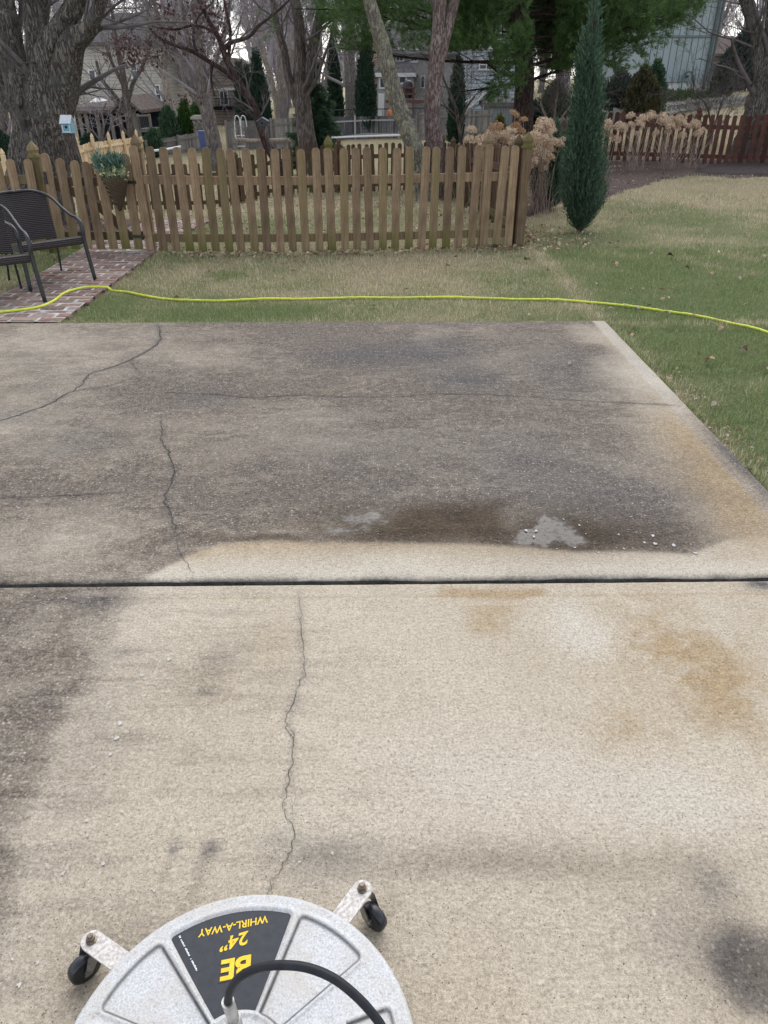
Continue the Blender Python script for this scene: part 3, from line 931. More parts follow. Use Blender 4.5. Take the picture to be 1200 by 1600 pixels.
def fence(name, label, P0, P1, m, h=.99, sp=.146, posts=(), group=None, back=1, mp=None, rails=(.17, .76), pick=True, hfun=None, cap=True, w=.089, rng_=None, tpt=.035, post_h=None):
    """pickets on the front side of two rails, posts behind (back = +1 or -1 says which side)"""
    rg = np.random.default_rng(hash(name) % 1000 + int(abs(P0[0]) * 100)) if rng_ is None else rng_
    P0, P1 = np.array(P0, float), np.array(P1, float)
    d = P1 - P0
    L = np.hypot(*d)
    d /= L
    nrm = np.array([-d[1], d[0]]) * back
    rz = math.atan2(d[1], d[0])
    base = G3(*P0)
    root = thing(name, label, "fence", base, 0, group)
    n = int(L / sp)
    for k in range(n + 1):
        s = k * sp + rg.normal(0, .006)
        q = P0 + d * s
        hh = h * (1 if hfun is None else hfun(s / L)) + rg.normal(0, .009)
        o = bpy.data.objects.new("picket", picket_mesh(h if hfun is None else round(hh, 2), m, w, tpt))
        scene.collection.objects.link(o)
        o.parent = root
        o.location = G3(*q, .025 + rg.normal(0, .006)) - base
        o.rotation_euler = (rg.normal(0, .008), rg.normal(0, .013), rz + rg.normal(0, .03))
    for zr in rails:
        mb = MB()
        st = np.linspace(-.035, n * sp + .035, max(2, int(L / .6)))
        for a, b in zip(st[:-1], st[1:]):
            A = G3(*(P0 + d * a + nrm * .029), zr)
            B = G3(*(P0 + d * b + nrm * .029), zr)
            mb.beam(A, B, .036, .085)
        mb.build("rail", mp or m, root)
    for s in posts:
        q = P0 + d * s + nrm * .095
        b = G3(*q)
        mb = MB().box((0, 0, (post_h or h) / 2 - .03), (.092, .092, (post_h or h) + .06))
        po = mb.build("post", mp or m, root, origin=(0, 0, 0))
        po.location = b - base
        po.rotation_euler = (0, 0, rz)
        if cap:
            c = cap_mb().build("post_cap", mp or m, po, origin=(0, 0, 0))
            c.location = (0, 0, (post_h or h) + .003)
    return root

def fy(x):
    return 8.58 + (x + 2.5) * .064
X_G0, X_G1, X_C = -3.62, -2.66, 1.565
front = fence("picket_fence", "weathered brown picket fence facing the lawn between the gate and the corner", (X_G1 + .05, fy(X_G1)), (X_C, fy(X_C)), M_FENCE, 1.05, .1445, (.0, 2.023, 3.757, 4.19), "brown picket fences round the yard", 1, post_h=1.03)
left = fence("picket_fence", "lower weathered picket fence behind the wicker chairs, left of the gate", (-6.6, fy(-6.6) - .02), (X_G0 - .06, fy(X_G0)), M_FENCE, .93, .150, (0.1, 2.92), "brown picket fences round the yard", 1, post_h=.96)
ret = fence("picket_fence", "brown picket fence running back from the front corner to the twin trunks", (X_C + .02, fy(X_C) + .16), (1.42, 18.4), M_FENCE_B, 1.0, .146, (.08, 2.4, 4.8, 7.2, 9.5), "brown picket fences round the yard", 1)
backf = fence("picket_fence", "dark brown picket fence closing the yard at the back", (1.36, 18.55), (-7.2, 18.9), M_FENCE_B, 1.0, .146, (.08, 2.4, 4.8, 7.2), "brown picket fences round the yard", -1)
redf = fence("picket_fence", "red brown picket fence behind the dried hydrangeas", (2.0, 18.9), (11.6, 18.0), M_FENCE_R, .98, .16, (.3, 2.7, 5.0, 7.15, 9.4), None, 1, w=.095)

# gate
gb = G3(X_G0, fy(X_G0))
gate = thing("garden_gate", "picket gate with a dipped top and a diagonal brace, planter hung on it", "gate", gb)
gw = X_G1 - X_G0
for k in range(7):
    f = (k + .5) / 7
    hh = 1.0 - .125 * math.sin(math.pi * f) ** .8 + (.0)
    x = X_G0 + gw * f
    o = bpy.data.objects.new("picket", picket_mesh(round(hh, 2), M_FENCE, .092, .045))
    scene.collection.objects.link(o)
    o.parent = gate
    o.location = np.array([x, fy(x) - .012, float(tz(x, fy(x))) + .055]) - gb
    o.rotation_euler = (0, random.Random(k).gauss(0, .012), .064)
for zr in (.19, .74):
    MB().beam(G3(X_G0 + .01, fy(X_G0) + .022, zr), G3(X_G1 - .01, fy(X_G1) + .022, zr), .036, .085).build("rail", M_FENCE_B, gate)
mb = MB()
pts = spline([(X_G0 + .10, .70), (X_G0 + .36, .60), (X_G0 + .60, .42), (X_G1 - .16, .18)], 10)
for a, b in zip(pts[:-1], pts[1:]):
    mb.beam(G3(a[0], fy(a[0]) + .022, a[1]), G3(b[0], fy(b[0]) + .022, b[1]), .033, .085)
mb.build("brace", M_FENCE_B, gate)
mb = MB()
for zr in (.19, .74):
    mb.beam(G3(X_G1 - .14, fy(X_G1) - .03, zr), G3(X_G1 + .02, fy(X_G1) - .03, zr), .006, .03)
mb.build("hinge", plain("black_iron", (.02, .02, .022), .5), gate)
mb = MB().box(G3(X_G0 + .05, fy(X_G0) - .028, .78), (.02, .02, .12))
mb.build("latch", plain("black_iron", (.02, .02, .022), .5), gate)

# planter on the gate
def leaf_cards(rg, centers, n, spread, size, up=.4, aspect=.45):
    """n small pointed leaves round each centre"""
    C = np.repeat(np.asarray(centers, float), n, 0)
    m = len(C)
    C = C + rg.normal(0, 1, (m, 3)) * spread
    d = rg.normal(0, 1, (m, 3))
    d[:, 2] += up
    d /= np.linalg.norm(d, axis=1, keepdims=True)
    u = np.cross(d, rg.normal(0, 1, (m, 3)))
    u /= np.linalg.norm(u, axis=1, keepdims=True) + 1e-9
    L = size * rg.uniform(.6, 1.3, (m, 1))
    V = np.stack([C, C + d * L * .5 + u * L * aspect * .5, C + d * L, C + d * L * .5 - u * L * aspect * .5], 1).reshape(-1, 3)
    return V, np.arange(m * 4).reshape(-1, 4)
pc = at(180, 282, fy(-3.0) - .13)
pl = thing("hanging_planter", "cone shaped wicker planter of winter greens on the gate", "planter", pc)
t = NT("basket_wicker")
wv = t.n('ShaderNodeTexWave', bands_direction='DIAGONAL')
wv.inputs['Scale'].default_value = 26
wv.inputs['Distortion'].default_value = 3
t.l(t.co('Object'), wv.inputs[0])
c = t.ramp(wv.outputs['Fac'], [(.2, (.035, .026, .018)), (.8, (.15, .11, .075))])
t.bump(wv.outputs['Fac'], .012, .9)
t.fin(c, .85, .2)
mb = MB().lathe([(.012, -.30), (.04, -.25), (.085, -.14), (.125, -.02), (.138, .035), (.128, .038), (.10, .0), (.02, -.02)], 28, pc)
mb.build("basket", t.m, pl, sm=True)
rg = np.random.default_rng(4)
V, f = leaf_cards(rg, [pc + [rg.uniform(-.12, .12), rg.uniform(-.10, .06), .06 + rg.uniform(-.02, .05)] for _ in range(60)], 9, .02, .035, .3, .7)
MB().add(V, f).build("flowers", leafy("planter_flowers", [(0, (.10, .15, .05)), (.45, (.30, .36, .18)), (.7, (.58, .58, .40)), (1, (.70, .70, .55))]), pl)
V, f = leaf_cards(rg, [pc + [-.07 + rg.uniform(-.10, .16), rg.uniform(-.05, .05), .10 + rg.uniform(0, .08)] for _ in range(60)], 8, .02, .11, 1.6, .12)
MB().add(V, f).build("greens", leafy("planter_greens", [(0, (.04, .09, .05)), (.6, (.10, .17, .13)), (1, (.22, .33, .30))]), pl)

# ================================================================ wicker chairs
t = NT("dark_wicker")
v = t.co('Object')
w1 = t.n('ShaderNodeTexWave', wave_type='BANDS', bands_direction='Z')
w1.inputs['Scale'].default_value = 20
w1.inputs['Distortion'].default_value = .6
t.l(v, w1.inputs[0])
w2 = t.n('ShaderNodeTexWave', wave_type='BANDS', bands_direction='Y')
w2.inputs['Scale'].default_value = 28
t.l(v, w2.inputs[0])
h = t.math('MULTIPLY', w1.outputs['Fac'], t.math('ADD', .35, w2.outputs['Fac']))
c = t.ramp(h, [(.1, (.016, .013, .014)), (.6, (.075, .058, .058)), (1, (.17, .145, .145))])
t.bump(h, .012, .9)
M_WICK = t.fin(c, .55, .4)
M_FRAME = noisy("black_powder_coat", (.010, .012, .015), (.022, .025, .030), 40, rough=.38, spec=.5, bump=0)
def chair(label, loc, rz):
    root = thing("wicker_armchair", label, "armchair", loc, rz, "dark wicker patio chairs", local=True)
    half = [(-.36, 0, .765), (-.355, .12, .765), (-.33, .22, .74), (-.25, .275, .70), (-.10, .295, .625), (.06, .30, .575), (.17, .30, .565), (.235, .30, .53), (.258, .298, .47), (.262, .295, .36), (.30, .31, .0)]
    for sgn in (1, -1):
        p = spline([(a, b * sgn, c) for a, b, c in half], 60)
        r = np.interp(np.linspace(0, 1, 60), [0, .6, .75, 1], [.0135, .0135, .019, .0175])
        MB().tube(p, r, 10).build("arm_frame", M_FRAME, root, origin=(0, 0, 0), sm=True)
    for sgn in (1, -1):
        p = spline([(-.34, .235 * sgn, .72), (-.27, .24 * sgn, .42), (-.29, .25 * sgn, .2), (-.33, .26 * sgn, 0)], 16)
        MB().tube(p, np.full(16, .0105), 8).build("leg", M_FRAME, root, origin=(0, 0, 0), sm=True)
    # woven seat: rounded slab, thicker roll along its front
    mb = MB()
    prof = [(-.27, .285), (-.27, .325), (-.2, .338), (.0, .362), (.15, .392), (.235, .414), (.265, .402), (.268, .36), (.25, .338), (.2, .338), (-.2, .295)]
    mb.prism(prof, -.275, .275, 'xz')
    mb.build("seat", M_WICK, root, origin=(0, 0, 0))
    # woven back: curved sheet of real thickness
    mb = MB()
    ny, nz = 21, 14
    yy, zz = np.meshgrid(np.linspace(-1, 1, ny), np.linspace(0, 1, nz))
    wdt = .235 + .02 * zz
    top = .76 - .055 * np.abs(yy) ** 3
    z = .345 + (top - .345) * zz
    x = -.255 - .105 * zz + .055 * yy ** 2
    for off in (0, -.018):
        pass
    A = np.stack([x, yy * wdt, z], -1).reshape(-1, 3)
    B = np.stack([x - .02, yy * wdt, z], -1).reshape(-1, 3)
    i = np.arange(nz - 1)[:, None] * ny + np.arange(ny - 1)
    q = np.stack([i, i + 1, i + 1 + ny, i + ny], -1).reshape(-1, 4)
    N = ny * nz
    ring = np.concatenate([np.arange(ny), np.arange(1, nz) * ny + ny - 1, (nz - 1) * ny + np.arange(ny - 2, -1, -1), np.arange(nz - 2, 0, -1) * ny])
    rn = np.roll(ring, -1)
    mb.add(np.vstack([A, B]), q, q[:, ::-1] + N, np.stack([ring, rn, rn + N, ring + N], 1)[:, ::-1])
    mb.build("backrest", M_WICK, root, origin=(0, 0, 0))
    return root
def chair_at(label, foot_px, facing):
    """placed by its front left foot"""
    p = gnd(*foot_px)
    f = np.array([math.cos(facing), math.sin(facing)])
    l = np.array([-f[1], f[0]])
    c = p[:2] - .30 * f - .31 * l
    return chair(label, (c[0], c[1], p[2] + .015), facing)
chair_at("dark wicker armchair nearer the patio, its front leg by the yellow hose", (72, 477), R(-54))
chair_at("dark wicker armchair standing farther back on the brick path", (150, 442), R(-45))

# ================================================================ yellow hose
hp = [(-160, 512), (-60, 500), (0, 495), (60, 487), (85, 477), (105, 463), (140, 455), (190, 457), (225, 464), (270, 470), (320, 472), (390, 470), (450, 469), (530, 468), (600, 467), (700, 467), (800, 469), (870, 471), (920, 474), (1000, 483), (1060, 491), (1110, 500), (1160, 511), (1200, 522), (1300, 558), (1420, 598), (1600, 650), (1800, 690)]
p = spline([gnd(a, b, .012) for a, b in hp], 300)
p[:, 2] += .006 * np.sin(np.arange(300) * .31) * (np.random.default_rng(2).random(300))
p[:, 2] = np.maximum(p[:, 2], tz(p[:, 0], p[:, 1]) + .008 + .03 * in_path(p[:, 0], p[:, 1]))
o = MB().tube(p, np.full(300, .0105), 10).build("garden_hose", noisy("yellow_hose", (.42, .48, .02), (.68, .72, .06), 22, rough=.42, spec=.4, bump=0), sm=True, origin=p[0])
o.location = p[0]
tag(o, "bright yellow hose lying across the grass beyond the patio", "hose")

# ================================================================ surface cleaner
RC, CX, CY, CZ = .332, -.268, .640, .105
sc_root = thing("surface_cleaner", "round white 24 inch surface cleaner with black and yellow sticker and black hose", "surface cleaner", (CX, CY, 0))
def ang_of(px, py, z=CZ):
    q = plane(px, py, z)
    return math.atan2(q[1] - CY, q[0] - CX), math.hypot(q[0] - CX, q[1] - CY)
aSL, _ = ang_of(262, 1466)      # sticker's left edge
aSR, _ = ang_of(463, 1418)
aLL, _ = ang_of(150, 1576)
aRR, _ = ang_of(574, 1490)
HUB = .062
RP = .296
panels = [(aSR, aSL)]
wdt = .018
panels.append((aSL + .05, aLL + .0))
panels.append((aRR, aSR - .05))
step = (aLL - aSL - .05)
a = aLL + .10
while a + step < aRR + 2 * math.pi - .15:
    panels.append((a, a + step))
    a += step + .11
t = NT("white_powder_coat")
v = t.co('Object')
n1 = t.noise(v, 240, 3, .7)
n2 = t.noise(v, 9, 5, .65)
c = t.ramp(n1, [(.3, (.33, .335, .34)), (.7, (.61, .615, .62))])
c = t.mix(t.ramp(n2, [(.42, 0), (.72, .75)]), c, (.43, .385, .33))
c = t.mix(t.math('MULTIPLY', t.ramp(t.noise(v, 90, 3, .8), [(.58, 0), (.66, 1)]), .5), c, (.24, .21, .18))
sp = t.math('MULTIPLY', t.ramp(t.vor(v, 130), [(.10, 1), (.16, 0)]), t.ramp(t.noise(v, 50, 2), [(.55, 0), (.62, 1)]))
c = t.mix(t.math('MULTIPLY', sp, .8), c, (.12, .09, .07))
c = t.mix(t.attr('groove'), c, t.ramp(t.noise(v, 60, 3), [(.3, (.03, .029, .028)), (.7, (.11, .10, .095))]))
t.bump(n1, .0012, .6)
M_SHELL = t.fin(c, .48, .45)
# shell as a polar mesh with recessed panels
na, nr = 720, 150
A_, R_ = np.meshgrid(np.arange(na) * 2 * np.pi / na, np.concatenate([np.linspace(.0, RC - .008, nr - 8), [RC - .006, RC - .004, RC - .002, RC - .0008, RC, RC, RC - .001, RC - .004]]))
Z = np.full(A_.shape, CZ)
grv = np.zeros(A_.shape)
for (a0, a1) in panels:
    am = (a0 + a1) / 2
    da = (A_ - am + np.pi) % (2 * np.pi) - np.pi
    ha = (a1 - a0) / 2
    off = .012
    d = np.minimum(np.minimum(R_ - (HUB + .03), RP - R_), np.where(np.abs(da) < 1.5, (ha - np.abs(da)) * R_ * 1.0, -1))
    rc = .012
    x1 = np.clip(rc - (RP - R_), 0, None)
    x2 = np.clip(rc - (ha - np.abs(da)) * R_, 0, None)
    d = np.where((x1 > 0) & (x2 > 0), rc - np.hypot(x1, x2), d)
    first = (a0, a1) == panels[0]
    Z += (-.0035 if first else -.004) * ss(d / .006)
    Z += .003 * np.exp(-((d + .004) / .0045) ** 2)
    if not first:
        side = np.abs(da) * R_ > (ha * R_ - .012)
        grv = np.maximum(grv, (1.1 * np.exp(-((d - .0022) / .0027) ** 2)) * np.where((R_ < RP - .012), 1, .75))
prf = np.clip((R_ - (RC - .012)) / .012, 0, 1)
Z -= .010 * prf ** 3
rows = np.arange(nr)[:, None]
Z = np.where(rows >= nr - 3, np.array([0] * (nr - 3) + [.055, .050, .048])[:, None], Z)
V = np.stack([CX + R_ * np.cos(A_), CY + R_ * np.sin(A_), Z], -1).reshape(-1, 3)
i = np.arange(nr - 1)[:, None] * na + np.arange(na)
j = np.arange(nr - 1)[:, None] * na + (np.arange(na) + 1) % na
mb = MB().add(V, np.stack([i, j, j + na, i + na], -1).reshape(-1, 4))
shell = mb.build("housing", M_SHELL, sc_root, sm=True)
a_ = shell.data.attributes.new('groove', 'FLOAT', 'POINT')
a_.data.foreach_set('value', np.clip(grv, 0, 1).ravel().astype(np.float32))
# black skirt brush under the rim
mb = MB().lathe([(RC - .012, .060), (RC - .006, .050), (RC - .010, .012), (RC - .02, .012), (RC - .02, .06)], 96, (CX, CY, 0), cap=False)
mb.build("skirt", plain("dark_rubber", (.03, .03, .032), .7), sc_root, sm=True)
# sticker
ZS = CZ - .0010
th = np.linspace(aSR + .018, aSL - .018, 60)
rr = np.linspace(HUB + .028, RP - .002, 30)
T_, Q_ = np.meshgrid(th, rr)
V = np.stack([CX + Q_ * np.cos(T_), CY + Q_ * np.sin(T_), np.full(T_.shape, ZS - .0012)], -1).reshape(-1, 3)
i = np.arange(29)[:, None] * 60 + np.arange(59)
mb = MB().add(V, np.stack([i, i + 1, i + 61, i + 60], -1).reshape(-1, 4))
decal = mb.build("sticker", noisy("black_vinyl", (.018, .021, .028), (.030, .034, .042), 60, rough=.55, spec=.35, bump=0), sc_root)
decal['label'] = "black sector sticker with yellow lettering"
decal['o'] = list(sc_root.location)
M_YEL = noisy("yellow_print", (.70, .45, .02), (.82, .56, .04), 90, rough=.5, bump=0)
M_WHT = plain("white_print", (.75, .75, .75), .5)
M_BLK = plain("black_print", (.008, .008, .008), .5)
def text(name, s, p0, p1, hgt_px, m, z, shear=0.0, bold=.0, parent=decal, squash=None):
    """letters whose baseline runs from pixel p0 to p1"""
    cu = bpy.data.curves.new(name, 'FONT')
    cu.body = s
    cu.size = 1.0
    cu.shear = shear
    cu.offset = bold
    cu.resolution_u = 4
    o = bpy.data.objects.new(name, cu)
    scene.collection.objects.link(o)
    bpy.context.view_layer.update()
    dg = bpy.context.evaluated_depsgraph_get()
    me = bpy.data.meshes.new_from_object(o.evaluated_get(dg))
    bpy.data.objects.remove(o)
    n = len(me.vertices)
    co = np.empty(n * 3, np.float32)
    me.vertices.foreach_get('co', co)
    co = co.reshape(-1, 3)
    x0, x1, y0, y1 = co[:, 0].min(), co[:, 0].max(), co[:, 1].min(), co[:, 1].max()
    a, b = plane(*p0, z), plane(*p1, z)
    ex = b - a
    L = np.linalg.norm(ex)
    ex /= L
    ey = np.array([-ex[1], ex[0], 0])
    k = mpp(a)
    mid = ((p0[0] + p1[0]) / 2, (p0[1] + p1[1]) / 2)
    hw = abs(plane(mid[0], mid[1] + hgt_px, z)[1] - plane(*mid, z)[1])
    q = (co[:, 0:1] - x0) / (x1 - x0) * L * ex + (co[:, 1:2] - y0) / (y1 - y0) * hw * ey + a
    q = q - np.array(parent['o'])
    me.vertices.foreach_set('co', q.astype(np.float32).ravel())
    me.update()
    me.materials.clear()
    me.materials.append(m)
    ob = bpy.data.objects.new(name, me)
    scene.collection.objects.link(ob)
    ob.parent = parent
    return ob
ZT = ZS - .0004
text("lettering", "WHIRL-A-WAY", (417.5, 1430), (309, 1453), 12, M_YEL, ZT, .12, .018)
text("lettering", "24\u201d", (388, 1454), (341, 1468), 21, M_YEL, ZT, .20, .022)
text("lettering", "BE", (394.5, 1489), (340.5, 1500), 37, M_BLK, ZT, .10, .05)
text("lettering", "BE", (392.5, 1491), (343, 1501), 33, M_YEL, ZT + .0006, .10, .035)
# a line of fine print along the left edge, too small to read
mb = MB()
q0, q1 = plane(279, 1463, ZT), plane(306, 1516, ZT)
dd = (q1 - q0)
Lq = np.linalg.norm(dd)
dd /= Lq
nq = np.array([-dd[1], dd[0], 0])
s = 0.0
rg = np.random.default_rng(8)
while s < Lq:
    w = rg.uniform(.0012, .0030)
    hgt = rg.uniform(.0022, .0040)
    if rg.random() > .14:
        c0 = q0 + dd * s
        mb.add([c0, c0 + dd * w, c0 + dd * w + nq * hgt, c0 + nq * hgt], [[0, 1, 2, 3]])
    s += w + .0009
mb.build("fine_print", M_WHT, decal)
# hub, swivel and fitting
M_STEEL = noisy("brushed_steel", (.30, .29, .27), (.55, .53, .50), 60, rough=.38, spec=.5, metal=.9, bump=.001)
mb = MB().lathe([(.0, CZ + .03), (.036, CZ + .03), (.044, CZ + .026), (.048, CZ + .012), (.060, CZ + .008), (.066, CZ + .002), (.066, CZ - .004)], 48, (CX, CY, 0), cap=False)
mb.build("hub", noisy("white_hub", (.40, .40, .40), (.62, .62, .62), 120, rough=.45, bump=.0008), sc_root, sm=True)
f1 = at(357, 1565, .655)
fz = 0.235
ft = plane(356, 1565, fz)
fb = np.array([ft[0] + .004, ft[1] + .006, CZ + .028])
mb = MB().tube([fb, fb + (ft - fb) * .30], [.0125, .0125], 6).tube([fb + (ft - fb) * .30, fb + (ft - fb) * .36], [.0145, .0145], 6).tube([fb + (ft - fb) * .36, ft], [.0110, .0115], 20)
mb.build("fitting", M_STEEL, sc_root)
hz = [((356, 1565), fz), ((360, 1546), fz + .035), ((376, 1526), fz + .075), ((405, 1512), fz + .105), ((440, 1508), fz + .12), ((480, 1512), fz + .125), ((520, 1528), fz + .12), ((555, 1555), fz + .105), ((582, 1584), fz + .085), ((600, 1612), fz + .065), ((610, 1660), fz + .04), ((600, 1720), fz + .02)]
p = spline([plane(*a, z) for a, z in hz], 70)
mb = MB().tube(p, np.full(70, .0078), 14)
mb.build("feed_hose", noisy("hose_rubber", (.012, .013, .016), (.022, .024, .030), 50, rough=.5, bump=.0006), sc_root, sm=True)
# handle yoke bracket on the shell
bq = plane(515, 1606, CZ)
for dx in (-.022, .022):
    MB().box(bq + [dx, -.018, .007], (.018, .05, .016)).build("handle_bracket", bpy.data.materials["white_hub"], sc_root)
mb = MB().tube([bq + [-.03, -.004, .010], bq + [.03, -.004, .010]], [.005, .005], 12)
mb.build("pivot_bolt", M_STEEL, sc_root)
# casters
M_PLATE = noisy("scuffed_plate", (.36, .32, .29), (.62, .59, .56), 120, rough=.55, spec=.4, bump=.0008, lo=.38, hi=.6)
M_TYRE = noisy("caster_rubber", (.008, .009, .012), (.020, .022, .028), 60, rough=.35, spec=.5, bump=0)
M_BOLT = noisy("bolt_brass", (.10, .075, .055), (.25, .21, .17), 120, rough=.45, metal=.8, bump=0)
def caster(tip_px, root_px, wheel_px, zp=.10):
    a = plane(*tip_px, zp)
    b = plane(*root_px, zp)
    d = (b - a)[:2]
    L = np.hypot(*d)
    d /= L
    nn = np.array([-d[1], d[0]])
    br = thing("caster_bracket", None, None, (a[0], a[1], 0))
    br.parent = sc_root
    br.location = Vector((a[0], a[1], 0)) - sc_root.location
    br['o'] = [a[0], a[1], 0.0]
    w = .0215
    th = np.linspace(np.pi / 2, 3 * np.pi / 2, 14)
    loc = [(w * math.cos(t_), w * math.sin(t_)) for t_ in th] + [(L + .03, -w), (L + .03, w)]
    poly = [(a[0] + d[0] * u + nn[0] * v_, a[1] + d[1] * u + nn[1] * v_) for u, v_ in loc]
    MB().prism(poly, zp - .006, zp, 'xy').build("plate", M_PLATE, br)
    MB().lathe([(0, zp + .017), (.0045, zp + .017), (.0055, zp + .013), (.0085, zp + .012), (.0085, zp + .004), (.0115, zp + .003), (.0115, zp + .0005)], 12, (a[0], a[1], 0), cap=False).build("bolt", M_BOLT, br)
    MB().lathe([(.0, zp - .007), (.017, zp - .007), (.020, zp - .013), (.015, zp - .020), (0, zp - .020)], 24, (a[0], a[1], 0), cap=False).build("swivel", M_BOLT, br, sm=True)
    # wheel trailing from the swivel, fork on both sides
    wc = plane(*wheel_px, .034)
    e = (wc - a)[:2]
    e /= np.hypot(*e)
    ax = np.array([-e[1], e[0], 0])
    c0 = np.array([wc[0], wc[1], .034])
    hw, rw = .0125, .034
    prof = [(-hw, .018), (-hw, rw * .80), (-hw * .8, rw * .95), (0, rw), (hw * .8, rw * .95), (hw, rw * .80), (hw, .018)]
    P = np.array([c0 + ax * q for q, _ in prof])
    mbw = MB()
    aa = np.arange(28) * 2 * np.pi / 28
    e3 = np.array([e[0], e[1], 0])
    Vw = np.concatenate([c0 + ax * q + r_ * (np.cos(aa)[:, None] * e3 + np.sin(aa)[:, None] * np.array([0, 0, 1.0])) for q, r_ in prof])
    k = len(prof)
    i = np.arange(k - 1)[:, None] * 28 + np.arange(28)
    j = np.arange(k - 1)[:, None] * 28 + (np.arange(28) + 1) % 28
    mbw.add(Vw, np.stack([i, j, j + 28, i + 28], -1).reshape(-1, 4), [np.arange(28)[::-1]], [np.arange(28) + (k - 1) * 28])
    mbw.build("wheel", M_TYRE, br, sm=True)
    mbf = MB()
    for sg in (1, -1):
        o_ = ax * sg * (hw + .0035)
        mbf.add([np.array([a[0], a[1], zp - .020]) + o_ - e3 * .012, np.array([a[0], a[1], zp - .020]) + o_ + e3 * .020, c0 + o_ + e3 * .008 + [0, 0, -.006], c0 + o_ - e3 * .008 + [0, 0, -.006]], [[0, 1, 2, 3]])
        mbf.add([np.array([a[0], a[1], zp - .020]) + o_ * 1.16 - e3 * .012, np.array([a[0], a[1], zp - .020]) + o_ * 1.16 + e3 * .020, c0 + o_ * 1.16 + e3 * .008 + [0, 0, -.006], c0 + o_ * 1.16 - e3 * .008 + [0, 0, -.006]], [[3, 2, 1, 0]])
    mbf.tube([c0 - ax * .02, c0 + ax * .02], [.005, .005], 10)
    mbf.build("fork", noisy("zinc", (.22, .22, .22), (.42, .42, .42), 80, rough=.4, metal=.8, bump=0), br)
caster((143, 1469), (190, 1503), (132, 1512))
caster((566, 1389), (528, 1440), (584, 1432))
# ================================================================ trees and plants
def bark(name, c1, c2, moss=None, sx=16, sz=2.4, bump=.03):
    t = NT(name)
    tc = t.co('Object')
    wv = t.n('ShaderNodeTexNoise')
    wv.inputs['Scale'].default_value = 5
    t.l(tc, wv.inputs['Vector'])
    ad = t.n('ShaderNodeVectorMath', operation='MULTIPLY_ADD')
    t.l(wv.outputs['Color'], ad.inputs[0])
    ad.inputs[1].default_value = (.055, .055, .055)
    t.l(tc, ad.inputs[2])
    mp = t.n('ShaderNodeMapping')
    mp.inputs['Scale'].default_value = (sx, sx, sz)
    t.l(ad.outputs[0], mp.inputs[0])
    v = mp.outputs[0]
    n = t.noise(v, 1.5, 5, .75)
    rid = t.math('ABSOLUTE', t.math('MULTIPLY', t.math('SUBTRACT', t.noise(v, 1.1, 3, .6), .5), 6.0))
    fis = t.ramp(rid, [(.0, 0), (.55, 1)])
    h = t.math('ADD', t.math('MULTIPLY', fis, .55), t.math('MULTIPLY', n, .6))
    c = t.ramp(h, [(.22, c1), (.52, tuple((p + q) * .5 for p, q in zip(c1, c2))), (.92, c2)])
    big = t.noise(tc, 1.7, 3)
    c = t.mix(1.0, c, t.ramp(big, [(.3, .75), (.7, 1.2)]), 'MULTIPLY')
    if moss:
        c = t.mix(t.ramp(t.noise(tc, 4.5, 6, .75), [(.50, 0), (.62, .8)]), c, moss)
    t.bump(h, bump, 1.0)
    return t.fin(c, .95, .1)
M_OAK = bark("oak_bark", (.026, .022, .020), (.215, .186, .168), (.17, .165, .15), 30, 4.2, .04)
M_BARK = bark("grey_bark", (.062, .055, .053), (.25, .222, .208), None, 20, 3)
M_BARKD = bark("dark_bark", (.038, .032, .030), (.175, .146, .135), None, 16, 2.5)
M_PINEB = bark("pine_bark", (.014, .011, .011), (.085, .060, .054), None, 15, 3.5)
M_LICHEN = bark("lichen_bark", (.07, .062, .052), (.28, .255, .21), (.34, .33, .24), 20, 6)
M_SCALY = bark("scaly_bark", (.055, .042, .040), (.29, .225, .21), (.14, .085, .085), 20, 5)
M_PALEB = bark("pale_bark", (.16, .13, .11), (.42, .36, .30), None, 12, 2)
M_REDB = bark("reddish_bark", (.030, .020, .019), (.10, .066, .062), None, 25, 3)
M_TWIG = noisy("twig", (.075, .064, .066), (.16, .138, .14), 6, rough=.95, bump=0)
M_TWIGF = noisy("far_twig", (.20, .18, .195), (.40, .365, .385), .8, rough=1, bump=0, rnd=.3)  # paler than the near twigs: distance haze is put into this colour

def grow(rg, P, Rd, n, length, lr=(.35, .75), ang=(.5, 1.0), K=6, t0=.25, t1=1.0, up=.25, wob=.12, rr=.55, tip=.25):
    """n side branches on each of the given branches"""
    M, KP, _ = P.shape
    par = np.repeat(np.arange(M), n)
    m = len(par)
    t = rg.uniform(t0, t1, m) * (KP - 1) * .999
    k = t.astype(int)
    u = (t - k)[:, None]
    base = P[par, k] * (1 - u) + P[par, k + 1] * u
    r0 = (Rd[par, k] * (1 - u[:, 0]) + Rd[par, k + 1] * u[:, 0]) * rr * rg.uniform(.6, 1.0, m)
    tg = P[par, k + 1] - P[par, k]
    tg /= np.linalg.norm(tg, axis=1, keepdims=True) + 1e-9
    side = np.cross(tg, rg.normal(0, 1, (m, 3)))
    side /= np.linalg.norm(side, axis=1, keepdims=True) + 1e-9
    a = rg.uniform(*ang, m)[:, None]
    d = tg * np.cos(a) + side * np.sin(a)
    plen = np.linalg.norm(P[:, -1] - P[:, 0], axis=1)
    L = (length if length else plen[par]) * rg.uniform(*lr, m)
    if length is None:
        L = L * (1.15 - .6 * t / KP)
    out = np.empty((m, K, 3))
    out[:, 0] = base
    for q in range(1, K):
        d = d + rg.normal(0, wob, (m, 3)) + np.array([0, 0, up / K * 1.6])
        d /= np.linalg.norm(d, axis=1, keepdims=True)
        out[:, q] = out[:, q - 1] + d * (L / (K - 1))[:, None]
    rad = r0[:, None] * np.linspace(1, tip, K)[None, :]
    return out, rad
